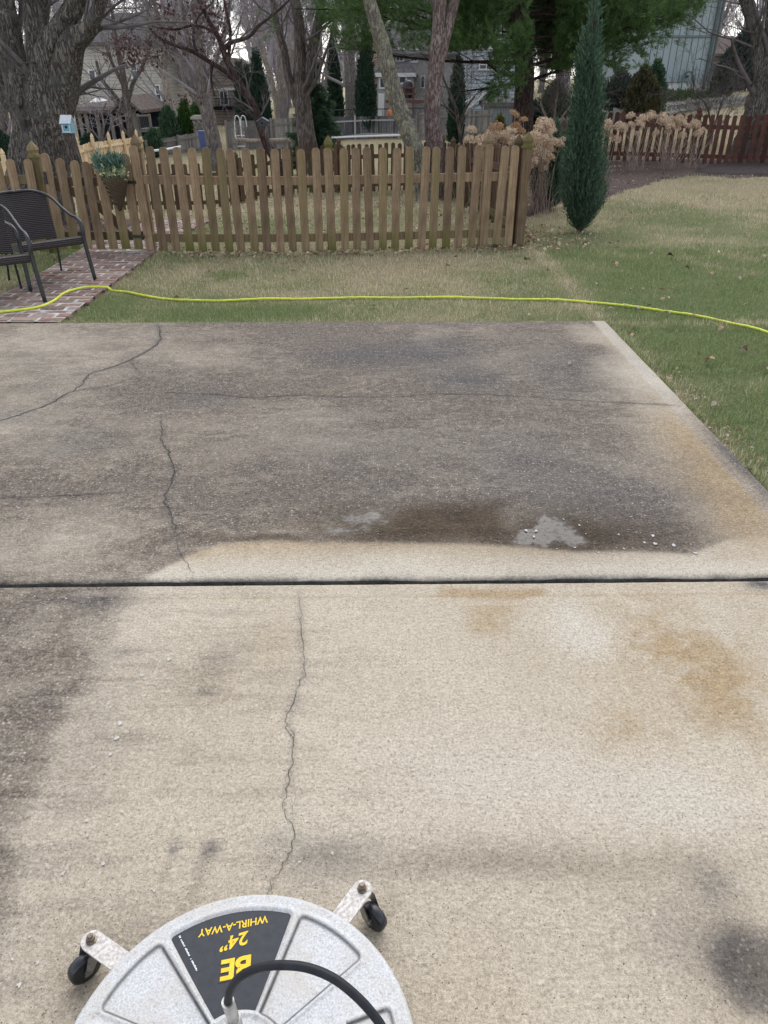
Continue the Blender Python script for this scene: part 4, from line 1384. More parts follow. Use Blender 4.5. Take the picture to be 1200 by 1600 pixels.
def path3(pts, n, Y, dy=0.0, base=None):
    """photo points (px, py, radius in px) at distance Y -> branch in the world"""
    q = spline(pts, n)
    out, rad = [], []
    for k, (px, py, r) in enumerate(q):
        p = at(px, py, Y + dy * k / (n - 1))
        out.append(p)
        rad.append(r * mpp(p))
    out, rad = np.array(out), np.array(rad)
    return out, rad
def rough_tube(mb, P, Rd, n, rg, amt=.06):
    V, Q = tubes(P, Rd, n)
    K = len(P)
    a = np.tile(np.arange(n) * 2 * np.pi / n, K)
    z = np.repeat(np.arange(K), n) * .55
    s = rg.uniform(0, 50)
    cx, cy = np.cos(a) * 2.2 + s, np.sin(a) * 2.2 + z
    f = 1 + amt * 2 * (fbm(cx, cy, 3) - .5) + amt * .8 * np.sin(a * 5 + s + z * .15)
    C = np.repeat(P, n, 0)
    mb.add(C + (V - C) * f[:, None], Q, [np.arange(n) + (K - 1) * n])
def pad(P, Rd, K):
    s = np.linspace(0, len(P) - 1, K)
    return np.stack([np.interp(s, np.arange(len(P)), P[:, c]) for c in range(3)], 1), np.interp(s, np.arange(len(P)), Rd)
def bare_tree(name, label, Y, stems, m, tw, seed, spec, group=None, flare=1.0, sides=14, amt=.05, extra=None, dys=None, twig_name="branches"):
    """stems: photo polylines (px, py, r) at distance Y; spec: levels of (n, length, lr, ang, K, t0, up, wob, rr, sides)"""
    rg = np.random.default_rng(seed)
    first = at(*stems[0][0][:2], Y)
    gz = float(tz(first[0], Y))
    base = np.array([first[0], Y, gz])
    root = thing(name, label, "tree", base, 0, group)
    mb = MB()
    Ps, Rs = [], []
    for q, st in enumerate(stems):
        dy = 0.0 if dys is None else dys[q]
        P, Rd = path3(st, 6 * len(st), Y if q == 0 or dys is None else Y, dy)
        if q == 0 and P[0, 2] > gz - .1:
            lean = (P[0] - P[3])
            lean = lean / max(abs(lean[2]), 1e-3)
            n_ext = 6
            ext = np.array([P[0] + np.array([lean[0] * .4, 0, -1.0]) * (P[0, 2] - gz + .12) * f for f in np.linspace(1, 1 / n_ext, n_ext)])
            P = np.vstack([ext, P])
            Rd = np.concatenate([np.linspace(Rd[0] * (1 + .55 * flare), Rd[0], n_ext), Rd])
            n_f = len(P)
        rough_tube(mb, P, Rd, sides, rg, amt)
        # carry each stem on upwards, out of the picture
        d = P[-1] - P[-4]
        d = d / np.linalg.norm(d)
        a, b = pad(P, Rd, 14)
        if P[-1, 2] > 1.5 + .06 * Y:
            tail = [P[-1]]
            for k in range(7):
                d = d + rg.normal(0, .10, 3) + np.array([0, 0, .12])
                d /= np.linalg.norm(d)
                tail.append(tail[-1] + d * .75)
            tail = np.array(tail)
            tr = np.linspace(Rd[-1], Rd[-1] * .35, 8)
            rough_tube(mb, tail, tr, 10, rg, amt)
            c, e = pad(tail, tr, 14)
            Ps.append(c); Rs.append(e)
        Ps.append(a); Rs.append(b)
    mb.build("trunk", m, root, sm=True)
    P, Rd = np.array(Ps), np.array(Rs)
    tb = MB()
    for (n, length, lr, ang, K, t0, up, wob, rr, sd) in spec:
        P, Rd = grow(rg, P, Rd, n, length, lr, ang, K, t0, 1.0, up, wob, rr)
        Rd = np.maximum(Rd, .0022 * Y / 16)
        V, Q = tubes(P, Rd, sd)
        tb.add(V, Q)
    tb.build(twig_name, tw, root, sm=True)
    root['tips'] = 0
    return root, P
SPEC = [(7, 2.6, (.6, 1.2), (.5, 1.1), 8, .3, .25, .10, .45, 5), (6, 1.1, (.5, 1.2), (.5, 1.0), 6, .2, .2, .12, .5, 4), (4, .5, (.5, 1.1), (.5, 1.0), 5, .2, .15, .12, .6, 3)]
def spec(s, n1=7, n2=6, n3=4, t0=.3):
    return [(n1, 2.6 * s, (.6, 1.2), (.5, 1.1), 8, t0, .25, .10, .30, 5), (n2, 1.2 * s, (.5, 1.2), (.5, 1.0), 6, .2, .2, .12, .5, 4), (n3, .55 * s, (.5, 1.1), (.5, 1.0), 5, .2, .15, .12, .6, 3)]

# the big old tree by the chairs
oak, _ = bare_tree("oak_tree", "huge old many stemmed tree with furrowed bark behind the left fence", 10.9,
    [[(62, 330, 52), (63, 260, 44), (66, 215, 42), (70, 180, 42), (74, 150, 36), (72, 115, 26)],
     [(52, 215, 26), (36, 160, 22), (24, 110, 20), (13, 60, 19), (4, 10, 18), (-10, -50, 16)],
     [(72, 160, 30), (70, 110, 26), (62, 70, 20), (52, 30, 14), (48, -10, 11), (46, -50, 9)],
     [(78, 140, 27), (80, 85, 24), (96, 45, 17), (118, 5, 13), (145, -50, 11)],
     [(86, 190, 22), (96, 145, 24), (103, 105, 22), (113, 66, 19), (138, 45, 13), (152, 18, 10), (162, -15, 9), (170, -60, 8)],
     [(104, 80, 14), (110, 40, 11), (128, 0, 9), (140, -45, 8)],
     [(44, 180, 16), (10, 150, 12), (-12, 90, 10), (-25, 40, 9)],
     [(56, 95, 12), (66, 40, 9), (74, -20, 7)]],
    M_OAK, M_TWIG, 3, spec(.5, 6, 5, 4, .35), flare=.5, sides=26, amt=.09, dys=[0, .2, 0, -.3, -.5, .6, .5, .4])
mb = MB()
kc = at(36, 157, 10.9) + [0, -.27, 0]
rg = np.random.default_rng(3)
mb.lathe([(.05, 0), (.085, .008), (.10, .03), (.085, .05), (.04, .035), (0, .03)], 16, (0, 0, 0), cap=False)
MK = Matrix.Rotation(R(70), 3, 'X') @ Matrix.Rotation(R(25), 3, 'Y')
mb.V = [v @ np.array(MK).T + kc for v in mb.V]
mb.build("branch_scar", M_OAK, oak, sm=True)

T = {}
T['m'] = bare_tree("bare_tree", "bare grey tree with two rising limbs standing above the left grey fence", 31,
    [[(334, 224, 12), (326, 185, 11), (318, 150, 10.5), (312, 100, 9), (309, 55, 7), (305, 0, 6), (303, -40, 5)],
     [(322, 172, 8), (300, 140, 6), (276, 105, 5), (256, 60, 4), (243, 10, 3.5), (236, -30, 3)], [(316, 140, 6), (336, 95, 4), (352, 50, 3), (360, 0, 2.5)], [(312, 110, 6), (296, 70, 4), (286, 20, 3), (280, -20, 2.5)]],
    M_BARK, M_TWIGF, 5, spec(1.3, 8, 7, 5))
redb, tips = bare_tree("redbud_tree", "reddish leaning small tree with dark dry leaves on its branches", 17,
    [[(432, 250, 7.5), (418, 228, 7), (408, 200, 6.8), (400, 175, 6.5), (388, 152, 6.2), (372, 128, 5.8), (355, 95, 4.8), (342, 60, 4), (325, 30, 3.2), (310, 0, 2.6)],
     [(376, 134, 4.2), (352, 112, 3.6), (325, 95, 3.2), (300, 80, 3), (272, 70, 2.6), (250, 60, 2.2), (232, 42, 1.6)], [(348, 78, 3.6), (362, 66, 3.0), (388, 58, 2.7), (405, 40, 2.3), (428, 22, 2), (450, 2, 1.6)],
     [(340, 56, 2.6), (322, 44, 2.1), (300, 40, 1.8), (272, 46, 1.5), (240, 42, 1.2)], [(310, 88, 2.4), (302, 60, 2.0), (308, 30, 1.7), (330, 6, 1.4)], [(332, 95, 2.3), (330, 125, 1.9), (335, 150, 1.6)], [(356, 96, 3), (360, 50, 2.4), (352, 10, 2), (345, -30, 1.5)]],
    M_REDB, M_TWIG, 6, [(7, 1.15, (.5, 1.2), (.5, 1.1), 7, .25, .1, .14, .45, 4), (6, .55, (.5, 1.2), (.5, 1.0), 6, .2, .1, .15, .55, 4), (4, .25, (.5, 1.2), (.5, 1.0), 4, .2, .1, .12, .7, 3)], dys=[0, -.8, .6, -.5, .5, -.3, .8])
# dry leaves hang in clumps on some of its twigs
rg = np.random.default_rng(12)
ends = tips[:, -1]
keep = np.zeros(len(ends), bool)
for (px, py, rx, ry) in ((205, 80, 60, 22), (225, 55, 50, 14), (270, 50, 40, 14), (285, 12, 45, 12), (300, 75, 30, 14), (320, 25, 30, 14), (290, 150, 24, 14), (235, 70, 30, 14), (330, 60, 25, 20)):
    c = at(px, py, 17)
    k = mpp(c)
    keep |= ((ends[:, 0] - c[0]) / (rx * k)) ** 2 + ((ends[:, 2] - c[2]) / (ry * k)) ** 2 < 1.0
ce = ends[keep][::3]
print("leaf clumps", len(ce))
cl = []
for (px, py, rx, ry, n) in ((195, 86, 26, 8, 12), (215, 78, 30, 10, 12), (180, 60, 30, 6, 8), (240, 58, 30, 8, 10), (270, 54, 20, 7, 8), (255, 10, 28, 8, 10), (300, 20, 30, 10, 10), (290, 150, 22, 9, 8), (320, 45, 18, 10, 8), (230, 92, 14, 6, 6), (345, 10, 20, 8, 6)):
    for _ in range((n + 1) // 2):
        cl.append(at(px + rg.normal(0, rx * .6), py + rg.normal(0, ry * .7), 17 + rg.normal(0, .5)))
V, f = leaf_cards(rg, np.array(cl), 9, .055, .085, -1.0, .5)
lv = MB().add(V, f)
if len(ce):
    V, f = leaf_cards(rg, ce, 6, .05, .08, -1.0, .5)
    lv.add(V, f)
lv.build("dry_leaves", leafy("dry_red_leaves", [(0, (.035, .020, .022)), (.6, (.085, .042, .045)), (1, (.15, .085, .08))], .8, .15), redb)
bare_tree("bare_tree", "three stemmed bare grey tree in front of the green spruce", 24,
    [[(482, 232, 15), (478, 205, 14), (474, 170, 13), (470, 130, 12), (469, 90, 9.5), (468, 45, 8.5), (462, 5, 8), (456, -40, 7)],
     [(480, 135, 9), (484, 95, 8.5), (493, 55, 7.5), (500, 20, 6.8), (506, -20, 6)], [(468, 165, 8), (452, 125, 6.5), (444, 80, 6), (432, 35, 5), (424, -10, 4.5)]],
    M_BARKD, M_TWIG, 7, spec(1.1, 7, 6, 4), flare=.3)
bare_tree("leaning_tree", "leaning tree trunk with yellowish lichen at the back of the fenced yard", 16.2,
    [[(655, 250, 13), (644, 222, 13), (631, 190, 13.5), (621, 160, 13), (612, 130, 12.5), (605, 100, 12), (598, 70, 12), (589, 40, 11), (580, 10, 10), (571, -25, 9.5), (556, -70, 8)]],
    M_LICHEN, M_TWIG, 8, spec(.8, 3, 5, 4, .75), flare=.3, sides=18)
bare_tree("forked_tree", "straight forked trunk with scaly reddish bark beside the leaning trunk", 16.4,
    [[(683, 255, 14), (679, 225, 13), (676, 190, 12.5), (677, 150, 12.5), (681, 110, 12), (684, 80, 13), (686, 50, 11), (687, 10, 10.5), (688, -30, 10), (692, -80, 9)],
     [(688, 90, 8.5), (696, 55, 8.8), (703, 30, 8.4), (711, 0, 7.6), (720, -35, 7)]],
    M_SCALY, M_TWIG, 9, spec(.8, 4, 5, 4, .7), flare=.3, sides=18)
bare_tree("bare_tree", "dark bare tree with a flared pale based trunk at the right edge", 19.6,
    [[(1172, 247, 36), (1177, 228, 29), (1185, 195, 26), (1192, 165, 26), (1202, 130, 26), (1213, 90, 21), (1228, 45, 16), (1244, 0, 14), (1258, -50, 12)],
     [(1190, 150, 12), (1184, 108, 9.5), (1183, 70, 8.5), (1174, 35, 8), (1163, 0, 7.5), (1150, -45, 6.5)], [(1210, 110, 12), (1204, 70, 10), (1206, 30, 9), (1210, -20, 8)]],
    M_OAK, M_TWIG, 10, spec(.9, 6, 6, 4), flare=.25, sides=22, amt=.10)
bare_tree("bare_tree", "many stemmed small bare tree in front of the dark porch", 38,
    [[(209, 222, 6), (203, 195, 5.5), (198, 165, 5.5), (194, 130, 5), (188, 95, 4.5), (180, 60, 3.5), (176, 20, 3)], [(200, 180, 3.5), (180, 150, 3), (160, 125, 2.6), (150, 95, 2)], [(198, 165, 3.5), (208, 130, 3), (222, 105, 2.5), (232, 80, 2)], [(206, 215, 3), (186, 195, 2.4), (172, 180, 2), (150, 172, 1.6)], [(196, 140, 3), (176, 100, 2.5), (165, 70, 2)]],
    M_BARKD, M_TWIG, 13, spec(1.3, 5, 4, 3))
bare_tree("shrub_tree", "thin stemmed leafless shrub before the dark porch", 36,
    [[(160, 224, 2), (157, 200, 1.8), (150, 180, 1.4), (142, 168, 1)], [(160, 222, 2), (162, 195, 1.6), (160, 178, 1.2), (166, 160, 1)], [(162, 222, 1.8), (172, 200, 1.5), (178, 182, 1.1)], [(158, 222, 1.6), (146, 206, 1.3), (132, 196, 1)]],
    M_BARK, M_TWIGF, 14, spec(.5, 4, 4, 3, .2), flare=.1)
bare_tree("pale_tree", "clump of pale cream stems beyond the grey fence", 50,
    [[(434, 188, 4), (431, 160, 4), (424, 125, 3.5), (412, 80, 3), (402, 30, 2.5), (396, -20, 2)], [(434, 170, 3.5), (437, 130, 3.2), (436, 85, 2.8), (441, 35, 2.3), (448, -20, 2)], [(435, 165, 3), (446, 130, 2.8), (452, 95, 2.4), (456, 50, 2)], [(430, 155, 2.6), (416, 105, 2.2), (398, 65, 1.8), (385, 20, 1.6)]],
    M_PALEB, M_TWIGF, 15, spec(1.9, 7, 6, 4))
bare_tree("bare_tree", "tall straight grey trunk left of the slim evergreen", 48,
    [[(549, 190, 10), (548, 150, 9), (546, 100, 8.5), (545, 50, 8), (546, 0, 7.5), (548, -30, 7)], [(547, 60, 4.5), (555, 20, 4), (562, -15, 3.5)]],
    M_BARK, M_TWIGF, 16, spec(1.8, 9, 7, 5, .2))
bare_tree("bare_tree", "pale bare tree at the far left with white sky between its limbs", 40,
    [[(8, 230, 12), (2, 180, 11), (-4, 120, 10), (-14, 60, 9), (-24, 0, 8)], [(0, 150, 6), (14, 90, 5), (30, 40, 4), (42, -10, 3.5)], [(2, 120, 4), (24, 70, 3.6), (34, 20, 3), (36, -20, 2.6)]],
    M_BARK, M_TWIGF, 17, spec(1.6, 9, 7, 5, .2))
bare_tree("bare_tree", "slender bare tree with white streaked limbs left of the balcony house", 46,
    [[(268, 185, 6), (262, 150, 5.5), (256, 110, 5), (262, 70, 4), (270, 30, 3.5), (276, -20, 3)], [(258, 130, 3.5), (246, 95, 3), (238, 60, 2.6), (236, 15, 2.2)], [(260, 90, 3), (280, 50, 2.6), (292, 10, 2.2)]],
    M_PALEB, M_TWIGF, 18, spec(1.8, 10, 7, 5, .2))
bare_tree("bare_tree", "thin bare tree with crossing twigs near the forked trunk", 27,
    [[(722, 232, 3), (718, 205, 2.6), (712, 170, 2.2), (700, 140, 1.8), (690, 115, 1.4)], [(718, 200, 1.8), (728, 170, 1.5), (742, 150, 1.2)], [(714, 180, 1.6), (698, 168, 1.3), (680, 160, 1)]],
    M_BARKD, M_TWIG, 19, spec(.7, 7, 6, 4, .2), flare=.2)
bare_tree("shrub_tree", "tangled bare shrub behind the red brown fence by the right tree", 21.5,
    [[(1112, 215, 2), (1110, 190, 1.8), (1104, 165, 1.5), (1092, 150, 1)], [(1112, 212, 2), (1120, 185, 1.6), (1128, 160, 1.2), (1136, 140, 1)], [(1110, 205, 1.6), (1124, 195, 1.3), (1142, 182, 1)], [(1110, 205, 1.6), (1096, 192, 1.2), (1080, 180, 1)]],
    M_BARK, M_TWIG, 20, spec(.5, 8, 7, 5, .1), flare=.1)

# woods beyond the houses: a few kinds, copied
def wood_tree(seed, h=14.0):
    rg = np.random.default_rng(seed)
    n = rg.integers(1, 4)
    P, Rd = [], []
    for k in range(n):
        lean = rg.normal(0, .10, 2) + (rg.normal(0, .14, 2) if n > 1 else 0)
        z = np.linspace(-.3, h * rg.uniform(.8, 1), 16)
        w = np.cumsum(rg.normal(0, .07, (16, 2)), 0)
        P.append(np.c_[lean[0] * z + w[:, 0], lean[1] * z + w[:, 1], z])
        Rd.append(np.linspace(.20 * rg.uniform(.7, 1.2), .05, 16))
    P, Rd = np.array(P), np.array(Rd)
    mb = MB()
    V, Q = tubes(P, Rd, 8)
    mb.add(V, Q)
    lv = [(26 // n, 3.6, (.6, 1.3), (.35, .9), 8, .10, .40, .09, .42, 5), (9, 1.8, (.5, 1.2), (.35, .9), 6, .15, .35, .10, .5, 3), (7, .95, (.5, 1.2), (.3, .8), 4, .2, .3, .10, .6, 3)]
    for (c, length, lr, ang, K, t0, up, wob, rr, sd) in lv:
        P, Rd = grow(rg, P, Rd, int(c), length, lr, ang, K, t0, 1.0, up, wob, rr)
        Rd = np.maximum(Rd, .011)
        V, Q = tubes(P, Rd, sd)
        mb.add(V, Q)
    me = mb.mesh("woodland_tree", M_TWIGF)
    return me
kinds = [wood_tree(100 + k) for k in range(5)]
rg = np.random.default_rng(31)
wl_ = {0: "bare grey brown tree in the woods beyond the houses"}
cnt = 0
for k in range(125):
    Y = rg.uniform(70, 150) if k < 115 else rg.uniform(60, 70)
    px = rg.uniform(-120, 1320)
    x = (px - 600) / F_PX * (Y * CP + 1)
    o = bpy.data.objects.new("woodland_tree", kinds[k % 5])
    scene.collection.objects.link(o)
    o.location = (x, Y, float(tz(x, Y)))
    s = rg.uniform(.8, 1.35)
    o.scale = (s, s, s)
    o.rotation_euler = (0, 0, rg.uniform(0, 6.28))
    tag(o, wl_[0], "tree", "bare trees of the far woods")

# ---------------------------------------------------------------- the white pine
def needles(rg, C, D, n, L, w, spread=.55):
    """tufts of n needles at points C pointing along D"""
    m = len(C)
    c = np.repeat(C, n, 0)
    d = np.repeat(D, n, 0) + rg.normal(0, spread, (m * n, 3))
    d /= np.linalg.norm(d, axis=1, keepdims=True)
    c = c + rg.normal(0, .02, c.shape)
    s = np.cross(d, rg.normal(0, 1, d.shape))
    s /= np.linalg.norm(s, axis=1, keepdims=True) + 1e-9
    ln = L * rg.uniform(.6, 1.2, (m * n, 1))
    V = np.stack([c - s * w, c + s * w, c + d * ln], 1).reshape(-1, 3)
    return V, np.arange(m * n * 3).reshape(-1, 3)
PY = 22.0
pb = at(817, 205, PY)
pb[2] = float(tz(pb[0], PY))
pine = thing("pine_tree", "tall dark white pine with feathery green boughs behind the hydrangeas", "tree", pb)
mb = MB()
tp, tr = path3([(812, 245, 20), (815, 205, 17), (818, 160, 15), (819, 110, 14.5), (813, 60, 13.5), (810, 20, 13), (810, -60, 12), (812, -150, 11), (814, -240, 8)], 40, PY)
rg = np.random.default_rng(41)
rough_tube(mb, tp, tr, 20, rg, .07)
BP, BR = [], []
zs = np.interp
def bough(px, py, az, L, drop, rise, r=.045):
    p0 = at(px, py, PY)
    if math.cos(az) > .5:
        L *= .80
    d = np.array([math.cos(az), math.sin(az), drop])
    P = [p0]
    for k in range(11):
        d = d + np.array([0, 0, rise / 11]) + rg.normal(0, .05, 3)
        P.append(P[-1] + d / np.linalg.norm(d) * L / 11)
    BP.append(np.array(P))
    BR.append(np.linspace(r, .012, 12))
explicit = [(819, 12, R(62), 2.2, .05, .2, .012), (819, 38, R(78), 2.0, .1, .2, .012), (819, 66, R(55), 1.9, .15, .2, .012), (818, -8, R(95), 2.4, .0, .2, .012), (814, 30, R(118), 2.2, .0, .2, .012), (819, 88, R(70), 1.5, .25, .1, .012), (820, 50, R(38), 2.0, .15, .2, .012), (820, 24, R(48), 2.3, .1, .2, .012), (820, -2, R(40), 2.3, .0, .2, .012), (812, 10, R(178), 5.6, .0, .2, .012), (812, -20, R(170), 5.8, -.08, .15, .012), (812, 30, R(160), 5.2, .0, .2, .012), (812, 50, R(205), 4.6, .02, .2, .012), (818, 10, R(-30), 4.6, .0, .2, .012), (818, 45, R(25), 4.4, .05, .2, .012), (818, -25, R(-5), 5.4, -.1, .1, .012), (818, -25, R(-45), 4.6, -.1, .1, .012),(812, 98, R(185), 4.6, -.10, .2), (812, 74, R(172), 4.4, .10, .05), (812, 35, R(190), 4.0, .05, .2), (816, 35, R(5), 4.8, .12, .1), (820, 90, R(-5), 4.0, .25, .2), (820, 105, R(-25), 3.2, .35, .3),
            (820, 130, R(20), 3.4, .35, .25), (812, 15, R(165), 4.8, .0, .25), (812, 60, R(-150), 3.6, .0, .15), (818, 60, R(-40), 3.9, .05, .2), (818, 20, R(-15), 4.9, .05, .2), (818, 0, R(15), 5.2, .0, .2), (812, -10, R(200), 4.8, .0, .2), (814, 115, R(-120), 2.4, -.05, .1), (814, 85, R(-95), 2.8, .0, .1), (814, 130, R(-140), 1.8, .0, .0)]
for e in explicit:
    bough(*e)
for k, py in enumerate(np.arange(25, -235, -17)):
    bough(812, py, rg.uniform(0, 6.28), rg.uniform(3.2, 4.8), rg.uniform(-.05, .15), rg.uniform(.1, .3), .034)
BP, BR = np.array(BP), np.array(BR)
V, Q = tubes(BP, BR, 7)
mb.add(V, Q)
S1, R1 = grow(rg, BP, BR, 22, 1.25, (.5, 1.1), (.55, 1.0), 7, .06, 1.0, .12, .10, .4)
S1[:, :, 2] = S1[:, :1, 2] + (S1[:, :, 2] - S1[:, :1, 2]) * .6
V, Q = tubes(S1, R1, 4)
mb.add(V, Q)
mb.build("trunk", M_PINEB, pine, sm=True)
S2, R2 = grow(rg, S1, R1, 8, .50, (.5, 1.2), (.5, .9), 4, .2, 1.0, .25, .10, .5)
allP = np.concatenate([S1[:, k] for k in (2, 3, 4, 5, 6)] + [S2[:, k] for k in (1, 2, 3)] + [BP[:, k] for k in (8, 9, 10, 11)])
allD = np.concatenate([S1[:, k] - S1[:, k - 1] for k in (2, 3, 4, 5, 6)] + [S2[:, k] - S2[:, k - 1] for k in (1, 2, 3)] + [BP[:, k] - BP[:, k - 1] for k in (8, 9, 10, 11)])
k = allP[:, 2] < 9
allP, allD = allP[k], allD[k]
allD /= np.linalg.norm(allD, axis=1, keepdims=True)
allD[:, 2] += .25
dens = fbm(allP[:, 0] * .9 + 40, allP[:, 2] * 1.3 + allP[:, 1] * .7 + 20, 3)
px_ = allP[:, 0] - pb[0]
zmin = np.where(px_ < -1.1, 2.25, np.where(px_ > .6, 1.85, 1.15))
front_ = (np.abs(px_ - .02) < .42) & (allP[:, 1] < pb[1] + .1) & (allP[:, 2] < 3.6)
k = (px_ < np.minimum(3.1 + (allP[:, 2] - 1.9) * .75, 4.3)) & (dens > np.where(np.abs(px_) < 1.6, .12, .30)) & ~front_ & (allP[:, 2] > zmin) & (allP[:, 2] < 6.5)
allP, allD = allP[k], allD[k]
print("pine tufts", len(allP))
V, f = needles(rg, allP, allD, 12, .14, .0068, .5)
MB().add(V, f).build("crown", leafy("pine_needles", [(0, (.032, .064, .024)), (.45, (.074, .140, .046)), (.8, (.13, .215, .070)), (1, (.22, .29, .10))], .6, .35, .25, 1.1), pine)

# ---------------------------------------------------------------- upright juniper on the lawn
def upright(name, label, base, h, prof, leaders, n, m, rg, blade=(.065, .006), lean=(0, 0), cat="shrub", group=None, tw=M_BARKD, tilt=.32, lump=.25, rw=1.0):
    """columnar evergreen: leaders carrying many short upright sprays"""
    root = thing(name, label, cat, base, 0, group)
    base = np.array(base)
    st = MB()
    pts, dirs = [], []
    for q in range(leaders):
        a = rg.uniform(0, 6.28)
        f = 0 if q == 0 else rg.uniform(.35, 1.0 if n > 8000 else .8)
        hh = h * (1 if q == 0 else rg.uniform(.45, .93))
        z = np.linspace(0, hh, 12)
        rad = np.interp(z / h, *prof) * rw * f * np.clip(z / (.12 * h), .15, 1)
        P = np.c_[base[0] + lean[0] * z / h + np.cos(a) * rad, base[1] + lean[1] * z / h + np.sin(a) * rad, base[2] + z]
        st.tube(P, np.linspace(.022 if q else .04, .004, 12), 6)
        zz = hh * rg.beta(1.15, 1.1, n // leaders)
        k = len(zz)
        loc = np.interp(zz / h, *prof) * rw
        own = loc * ((.46 if n > 8000 else .62) if q else (.75 if n > 8000 else 1.0)) * np.clip((hh - zz) / (.22 * h), .06, 1) ** .7
        aa = rg.uniform(0, 6.28, k)
        rr = own * np.sqrt(rg.uniform(.12, 1, k)) * (1 + lump * 2 * (fbm(aa * 1.3 + q * 7, zz * 5 / max(h, 1) * 2.4 + q * 3, 3) - .5) * 1.6)
        c = np.c_[np.interp(zz, z, P[:, 0]) + rr * np.cos(aa), np.interp(zz, z, P[:, 1]) + rr * np.sin(aa), base[2] + zz + .02]
        near_ = n > 6000
        rr = rr * np.where(rg.random(k) < (.16 if near_ else .04), rg.uniform(1.15, 1.75, k), 1)
        d = np.c_[np.cos(aa) * tilt, np.sin(aa) * tilt, np.ones(k)] + rg.normal(0, .26 if near_ else .16, (k, 3))
        pts.append(c)
        dirs.append(d / np.linalg.norm(d, axis=1, keepdims=True))
    st.build("trunk", tw, root, sm=True)
    C, D = np.vstack(pts), np.vstack(dirs)
    # each spray: a little plume of blades along a stalk
    V, f = [], []
    nb = 7
    L = blade[0] * 2.2
    tt = np.linspace(0, 1, nb)
    for b in range(nb):
        c = C + D * (L * tt[b])
        d = D + rg.normal(0, .42 * (1 - .5 * tt[b]), D.shape)
        d /= np.linalg.norm(d, axis=1, keepdims=True)
        s = np.cross(d, rg.normal(0, 1, d.shape))
        s /= np.linalg.norm(s, axis=1, keepdims=True) + 1e-9
        ln = blade[0] * rg.uniform(.6, 1.3, (len(C), 1))
        V.append(np.stack([c - s * blade[1] * .5, c + d * ln * .4 + s * blade[1], c + d * ln, c + d * ln * .4 - s * blade[1]], 1).reshape(-1, 3))
    V = np.vstack(V)
    MB().add(V, np.arange(len(V)).reshape(-1, 4)).build("foliage", m, root)
    return root
rg = np.random.default_rng(51)
M_JUN = leafy("juniper_green", [(0, (.018, .036, .022)), (.35, (.044, .084, .052)), (.75, (.105, .165, .110)), (1, (.20, .26, .19))], .7, .2, .2, 3.0)
jb = gnd(905, 362)
upright("juniper", "slim blue green upright juniper standing alone on the lawn", jb, 2.62, ([0, .03, .10, .22, .36, .5, .62, .75, .86, .94, 1], [.12, .18, .215, .215, .18, .15, .145, .115, .07, .035, .012]), 15, 8600, M_JUN, rg, (.052, .0055), (-.17, .05), lump=.70)

# arborvitae and far evergreens
M_ARB = leafy("arborvitae_green", [(0, (.012, .028, .018)), (.5, (.026, .055, .034)), (1, (.055, .092, .058))], .7, .2, .2, .8)
M_ARBY = leafy("bright_arborvitae", [(0, (.020, .052, .012)), (.5, (.048, .100, .024)), (1, (.095, .160, .045))], .7, .2, .2, 1.0)
M_SPR = leafy("spruce_green", [(0, (.024, .050, .030)), (.5, (.055, .105, .058)), (1, (.11, .175, .105))], .7, .15, .2, 1.0)
col = ([0, .05, .3, .6, .85, 1], [.75, 1.0, 1.0, .82, .45, .03])
def arb(label, px, py0, pyt, wpx, Y, m, n, seed, name="arborvitae", blade=None):
    b = at(px, py0, Y)
    b[2] = float(tz(b[0], Y))
    top = at(px, pyt, Y)[2]
    h = top - b[2]
    r = wpx / 2 * mpp(at(px, (py0 + pyt) / 2, Y))
    bl = blade or (.0032 * Y, .00085 * Y)
    h = max(h - 1.9 * bl[0], .3)
    r = max(r - .45 * bl[0], .1)
    prof = (col[0], [q * r for q in col[1]])
    return upright(name, label, b, h, prof, 4, int(n * 1.5), m, np.random.default_rng(seed), bl, group="slim evergreens beyond the grey fence" if name == "arborvitae" else None, lump=.2)
arb("slim dark evergreen column, leftmost of the group by the balcony house", 381, 188, 97, 22, 48, M_ARB, 2200, 1)
arb("slim dark evergreen column in the middle of its group by the balcony house", 391, 188, 103, 20, 52, M_ARB, 1800, 2)
arb("tallest dark evergreen column of the group beside the balcony house", 407, 188, 78, 26, 46, M_ARB, 2600, 3)
arb("slim dark evergreen column between the spruce and the brick house", 524, 182, 58, 20, 50, M_ARB, 2400, 4)
arb("tall leaning dark evergreen column in front of the brick chimney", 572, 182, 40, 26, 46, M_ARB, 3000, 5)
arb("dark evergreen column against the pale blue house wall", 713, 170, 88, 26, 40, M_ARB, 2200, 6)
arb("bright green pointed conifer left of the grey bare tree", 293, 208, 158, 26, 45.5, M_ARBY, 1700, 7, "conifer")
arb("small bright green conifer behind the pointed one", 309, 190, 162, 22, 48, M_ARBY, 1300, 8, "conifer")
arb("small blue green round shrub by the tan house", 266, 210, 168, 34, 45, M_SPR, 1500, 9, "evergreen_shrub")
arb("olive brown juniper bush left of the green sided house", 998, 170, 104, 52, 26, leafy("olive_juniper", [(0, (.035, .036, .020)), (.5, (.085, .082, .046)), (1, (.15, .14, .082))], .8, .15, .2, 1.5), 2600, 10, "juniper_bush")
arb("dark green spruce shrub against the green sided house", 1016, 172, 96, 40, 27, M_SPR, 2200, 11, "spruce_shrub")
arb("grey green bare looking shrub behind the lawn juniper", 962, 176, 110, 60, 29, leafy("grey_shrub", [(0, (.03, .04, .034)), (.5, (.06, .075, .065)), (1, (.11, .13, .115))], .8, .1, .2, 1.5), 1500, 12, "shrub")
arb("dense dark green boxwood mound at the corner of the green sided house", 1127, 140, 103, 32, 33, M_ARB, 1700, 13, "boxwood")
